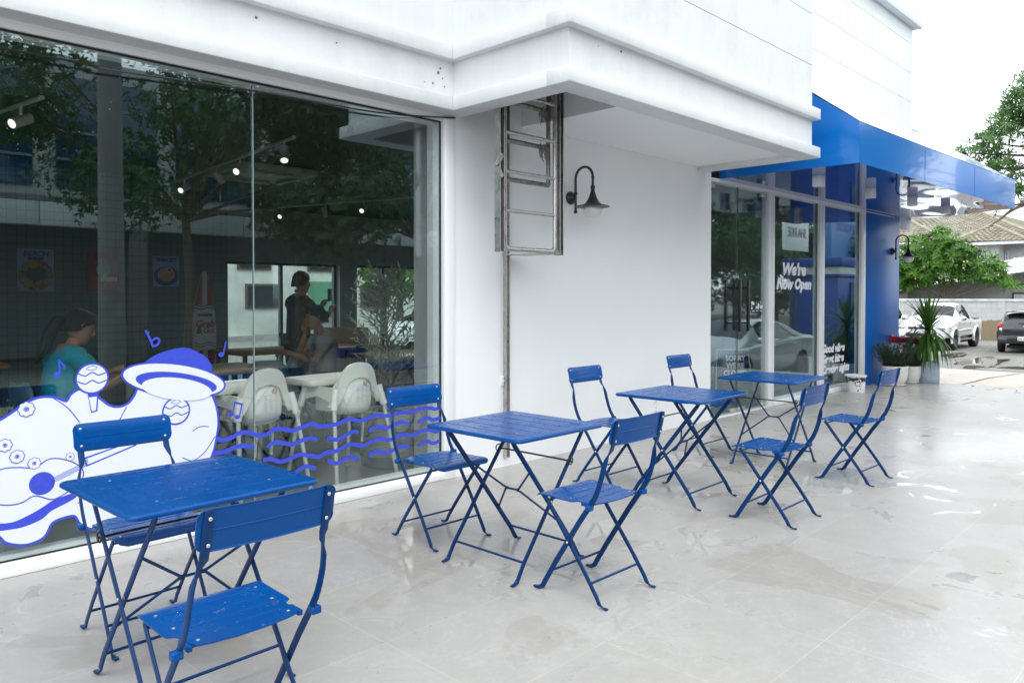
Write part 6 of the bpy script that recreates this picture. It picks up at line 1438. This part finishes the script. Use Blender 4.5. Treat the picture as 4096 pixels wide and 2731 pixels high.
for s in (-1, 1):
    part(t, 'tail_light', REDL, lambda b: b.ball((-2.16, s * .68, .86), .15, 12, 8, (.6, 1.1, .5))); part(t, 'wing_mirror', SP, lambda b: b.ball((.92, s * .99, 1.0), .1, 12, 8, (.7, 1, .7)))
    for x in (.08, -.95): part(t, 'door_handle', CHR, lambda b: b.bar([(x, s * .905, .86), (x + .09, s * .925, .865), (x + .18, s * .905, .86)], .03, .02, (0, 1, 0)))
    part(t, 'window_trim', CHR, lambda b: b.tube([(-1.45, s * .89, 1.03), (-.7, s * .905, .985), (.5, s * .905, .955), (1.1, s * .9, .94)], .010, 6))
part(t, 'roof_antenna', SP, lambda b: b.prism([(-1.12, -.02, 1.36), (-.95, -.02, 1.40), (-1.14, -.02, 1.46)], (0, .04, 0)))
# ------------------------------------------------------------------ across the street (seen mirrored in the shop window)
OB = mat('office_white', (.40, .42, .43), .6, var=.06); OBG = mat('office_blue_glass', (.010, .055, .11), .06, spec=.8); CON = mat('grey_concrete', (.20, .20, .195), .8, var=.15, vscale=2)
t = thing('office_building', 'white office block with blue glass panels across the street, mirrored in the shop window', 'building', (0, 0, 0))
b = MB(); b.box(-6, 2.6, -24, -15, -.56, 8.7); b.box(2.6, 24, -24, -16.0, 3.6, 8.3); b.box(2.6, 24, -24, -18.5, -.56, 3.6); b.build('wall', OB, t)
b = MB()
for k in range(12): b.box(-8 + 2.7 * k, -5.32 + 2.7 * k, -13.6, -13.2, 3.15, 3.75, .01)
b.build('canopy_band', mat('white_cladding', (.62, .66, .68), .5), t); b = MB(); b.box(-8, 24.4, -16, -13.2, 3.76, 3.9); b.build('canopy_roof', CON, t)
for x0, x1, z0, z1 in ((3.2, 6.0, 4.5, 7.7), (6.6, 9.4, 4.5, 7.7), (10.0, 12.8, 4.5, 7.7), (13.4, 16.2, 4.5, 7.7), (16.8, 19.6, 4.5, 7.7)):
    b = MB(); b.box(x0, x1, -15.98, -15.9, z0, z1); w = b.build('window', OBG, t); b = MB()
    for q in range(1, 4): zz = z0 + (z1 - z0) * q / 4; b.box(x0, x1, -15.895, -15.86, zz - .04, zz + .04)
    b.box((x0 + x1) / 2 - .03, (x0 + x1) / 2 + .03, -15.895, -15.865, z0, z1); b.build('mullion', CON, w)
b = MB(); b.box(-.6, 1.5, -14.98, -14.9, 4.2, 7.6); b.build('window', OBG, t)
for k in range(7):
    b = MB(); b.box(-7 + k * 4.9, -6.6 + k * 4.9, -13.6, -13.2, -.56, 3.14); b.build('column', CON, t)
b = MB(); b.tube([(3.5, -1.95, -.56), (3.5, -1.95, 8.4)], [.17, .12], 10); o = b.build('utility_pole', CON); tag(o, 'grey concrete utility pole on the street side, mirrored in the shop window', 'utility pole')
b = MB(); b.box(2.6, 4.4, -2.02, -1.88, 8.1, 8.2); b.build('crossarm', CON, o)
for k, (y, z) in enumerate(((-2.0, 8.26), (-1.9, 8.21), (-2.12, 5.2), (-2.13, 4.9), (-2.11, 4.6))):
    b = MB(); b.tube([(-30 + 4 * i, y, z - .25 * math.sin(PI * (i % 8) / 8)) for i in range(26)], .016, 5); o = b.build('utility_wire', M['black']); tag(o, 'black overhead wire strung along the street side, mirrored in the glass', 'overhead wire', 'overhead wires along the street')
GT = 'street trees mirrored in the glass'
def street_tree(x, y, h, s, seed, label):
    r = random.Random(seed); bl = [(x + r.uniform(-1, 1) * s * 1.6, y + r.uniform(-1, 1) * s, h + r.uniform(-.9, 1.3) * s, s * r.uniform(.45, .85), s * r.uniform(.5, .85), s * r.uniform(.35, .6)) for _ in range(18)]
    return tree('street_tree', label, [(x, y, -.56), (x + .1, y, 1.2), (x - .05, y + .1, h - 1.0 * s)], .13, bl, 6500, .135, .05, 5, G3, seed, GT, droop=.4, segs=2, shell=.2)
s1 = street_tree(7.0, -8.0, 4.9, 1.9, 51, 'leafy street tree mirrored beside the concrete pole')
s2 = street_tree(26.0, -6.8, 4.6, 1.9, 54, 'leafy street tree mirrored high in the glass door')
dup(s2, (10.2, -8.6, -.56), 2.0, 'leafy street tree mirrored in the middle of the shop window'); dup(s1, (13.8, -8.4, -.56), 1.2, 'leafy street tree mirrored at the right end of the shop window')
dup(s1, (31.5, -6.2, -.56), 3.0, 'leafy street tree mirrored behind the white shop sign'); dup(s2, (45.0, -4.5, -.56), 4.1, 'leafy street tree mirrored at the far end of the blue awning')
s3 = street_tree(28.5, -5.4, 2.5, 1.5, 58, 'low bushy street tree mirrored behind the door handles')
dup(s3, (33.0, -4.6, -.56), 2.2, 'low bushy street tree mirrored in the middle pane'); dup(s3, (37.0, -4.2, -.56), 4.4, 'low bushy street tree mirrored in the pane beside the blue pillar'); dup(s3, (23.5, -5.8, -.56), 1.1, 'low bushy street tree mirrored at the left edge of the glass door')
t = thing('kiosk', 'small blue kiosk with a white stripe across the street, mirrored in the glass', 'kiosk', (0, 0, 0))
KB = mat('kiosk_blue', (.008, .055, .30), .35); b = MB(); b.box(25.0, 29.0, -2.6, -1.0, -.56, 2.0, .02); b.build('wall', KB, t); b = MB(); b.box(24.8, 29.2, -2.8, -.8, 2.32, 2.6, .02); b.box(24.9, 29.1, -2.7, -.9, 2.0, 2.06); b.build('roof', KB, t)
b = MB(); b.box(24.9, 29.1, -2.7, -.9, 2.065, 2.315, .01); b.build('sign_band', mat('kiosk_white', (.62, .63, .62), .5), t)
b = MB(); b.box(26.0, 28.2, -1.0, -.96, .3, 1.8); b.build('window', OBG, t)
t = thing('shop_sign', 'white shop sign on a thin pole reading Sharkie, mirrored in the glass', 'sign', (22.85, -1.4, -.56)); b = MB(); b.cyl((.0, -.06, 0), (.0, -.06, 3.3), .05, 10); b.build('pole', M['black'], t)
b = MB(); b.box(-.84, .84, -.08, .0, 3.30, 4.25, .01); p = b.build('panel', mat('sign_white', (.78, .79, .80), .4), t)
FM = Matrix(((-1, 0, 0, 0), (0, 0, 1, .004), (0, 1, 0, 0), (0, 0, 0, 1)))
b = MB(); b.m(mat('sign_navy', (.015, .02, .10), .5)); b.text('SH   RKIE', .40, FM @ Matrix.Translation((0, 3.72, 0)), 0, .006, .80, 0, 'CENTER'); b.m(mat('sign_red', (.5, .01, .01), .5)); b.text('A', .42, FM @ Matrix.Translation((-.17, 3.72, 0)), 0, .006, .85, 0, 'CENTER'); b.build('lettering', None, p, 0)
t = thing('gable_sign', 'tall blue house shaped roadside sign reading North Bangkok, mirrored in the awning', 'sign', (31.5, -3.4, -.6)); b = MB(); b.prism([(-1.7, 0, 3.2), (1.7, 0, 3.2), (1.7, 0, 6.2), (.9, 0, 7.2), (0, 0, 6.6), (-.8, 0, 7.6), (-1.7, 0, 6.4)], (0, .25, 0)); p = b.build('panel', mat('sign_pale_blue', (.10, .22, .50), .4), t)
b = MB(); b.box(-.6, -.35, 0, .25, 0, 3.2); b.box(.35, .6, 0, .25, 0, 3.2); b.build('post', CON, t); b = MB(); b.text('NORTH', .55, FM @ Matrix.Translation((0, 5.2, .26)), 0, .006, 1, 0, 'CENTER'); b.text('BANGKOK', .5, FM @ Matrix.Translation((0, 4.5, .26)), 0, .006, 1, 0, 'CENTER'); b.build('lettering', KB, p, 0)
# ------------------------------------------------------------------ yard behind the cafe, seen through both rows of glass
b = MB(); b.box(-2, 20, 13.2, 34, -.56, -.50); tag(b.build('courtyard', mat('yard_concrete', (.36, .36, .34), .8, var=.2, vscale=1.0)), kind='structure')
t = thing('rear_building', 'stained pale building with dark windows seen through the cafe', 'building', (0, 0, 0)); PL = mat('stained_plaster', (.58, .60, .56), .85, var=.22, vscale=.9, detail=8)
b = MB(); b.box(4, 26, 26, 34, -.3, 7.5); b.build('wall', PL, t)
for x0, x1, z0, z1 in ((12.9, 14.2, .9, 1.8), (15.4, 16.8, 2.3, 3.4), (12.6, 13.9, 2.3, 3.4), (18.0, 19.4, 2.3, 3.4), (17.8, 19.2, .9, 1.8)):
    b = MB(); b.box(x0, x1, 25.93, 25.999, z0, z1); w = b.build('window', mat('rusty_window_frame', (.10, .07, .05), .7), t); b = MB(); b.box(x0 + .08, x1 - .08, 25.90, 25.929, z0 + .08, z1 - .08); b.build('pane', bpy.data.materials['dark_pane'], w)
b = MB(); b.box(15.4, 16.9, 25.5, 25.9, .7, 1.9); o = b.build('green_screen', mat('green_net', (.10, .30, .20), .8)); tag(o, 'green netting panel in front of the stained building behind the cafe', 'netting')
tree('yard_tree', 'leafy green tree in the yard seen through the cafe', [(15.6, 20.5, -.6), (15.6, 20.5, 1.2)], .15, [(14.5, 20.2, 2.6, 1.2, 1.2, .9), (16.0, 20.6, 3.2, 1.4, 1.2, 1.2), (17.2, 20.2, 2.4, 1.2, 1.2, .9), (15.5, 19.8, 1.9, 1.0, 1.0, .6), (14.4, 20.4, 3.8, 1.0, 1.0, .8), (17.0, 20.4, 4.0, 1.2, 1.0, .9)], 420, .34, .12, 6, G1, 61, droop=.5, segs=2, shell=.4)
t = vehicle('saloon_car', 'white car parked in the yard, seen through the cafe and the olive tree', 'car', (15.6, 18.2, -.5), .2, st3, (2, 3, 4, 5), (2, 3, 6), WP, (-1.38, 1.36), .325, .21, 5)
# ------------------------------------------------------------------ light, sky, camera
SUN_EL, SUN_AZ = 58, 215
w = bpy.data.worlds.new('World'); scene.world = w; w.use_nodes = True; nt = w.node_tree
bg = nt.nodes['Background']; sk = nt.nodes.new('ShaderNodeTexSky'); sk.sky_type = 'NISHITA'; sk.sun_disc = False; sk.sun_elevation = R_(SUN_EL); sk.sun_rotation = R_(SUN_AZ); sk.dust_density = 3.0; sk.air_density = 1.0
mx = nt.nodes.new('ShaderNodeMix'); mx.data_type = 'RGBA'; mx.inputs[0].default_value = 0.86
nt.links.new(sk.outputs[0], mx.inputs[6]); mx.inputs[7].default_value = (10.4, 11.05, 11.5, 1)          # white cloud layer over the sky
nt.links.new(mx.outputs[2], bg.inputs[0]); bg.inputs[1].default_value = 0.10
L_ = bpy.data.lights.new('sun', 'SUN'); L_.energy = 0.5; L_.angle = R_(25); L_.color = (1, .97, .93)
lo = bpy.data.objects.new('sun', L_); COL.objects.link(lo)
az = R_(SUN_AZ); d = V((math.sin(az) * math.cos(R_(SUN_EL)), math.cos(az) * math.cos(R_(SUN_EL)), math.sin(R_(SUN_EL))))
lo.rotation_euler = d.to_track_quat('Z', 'Y').to_euler(); lo.location = (0, -5, 20)
cam = bpy.data.cameras.new('camera'); co = bpy.data.objects.new('camera', cam); COL.objects.link(co)
YAW, PITCH = 45.5773601, 0.99964
f = V((math.sin(R_(YAW)) * math.cos(R_(PITCH)), math.cos(R_(YAW)) * math.cos(R_(PITCH)), -math.sin(R_(PITCH))))
co.location = (0, 0, 1.38); co.rotation_euler = f.to_track_quat('-Z', 'Y').to_euler()
cam.sensor_fit = 'HORIZONTAL'; cam.sensor_width = 36; cam.lens = 36 * 3068.457 / 4096; cam.shift_y = -(1365.5 - 1235.11) / 4096; cam.clip_end = 2000; cam.clip_start = 0.05
scene.camera = co
vs = scene.view_settings; vs.view_transform = 'Standard'; vs.look = 'None'; vs.exposure = 1.28; vs.gamma = 1
cy = scene.cycles; cy.max_bounces = 10; cy.transparent_max_bounces = 16; cy.transmission_bounces = 8; cy.glossy_bounces = 5; cy.diffuse_bounces = 4
cy.caustics_reflective = False; cy.caustics_refractive = False; cy.use_denoising = True; cy.sample_clamp_indirect = 6
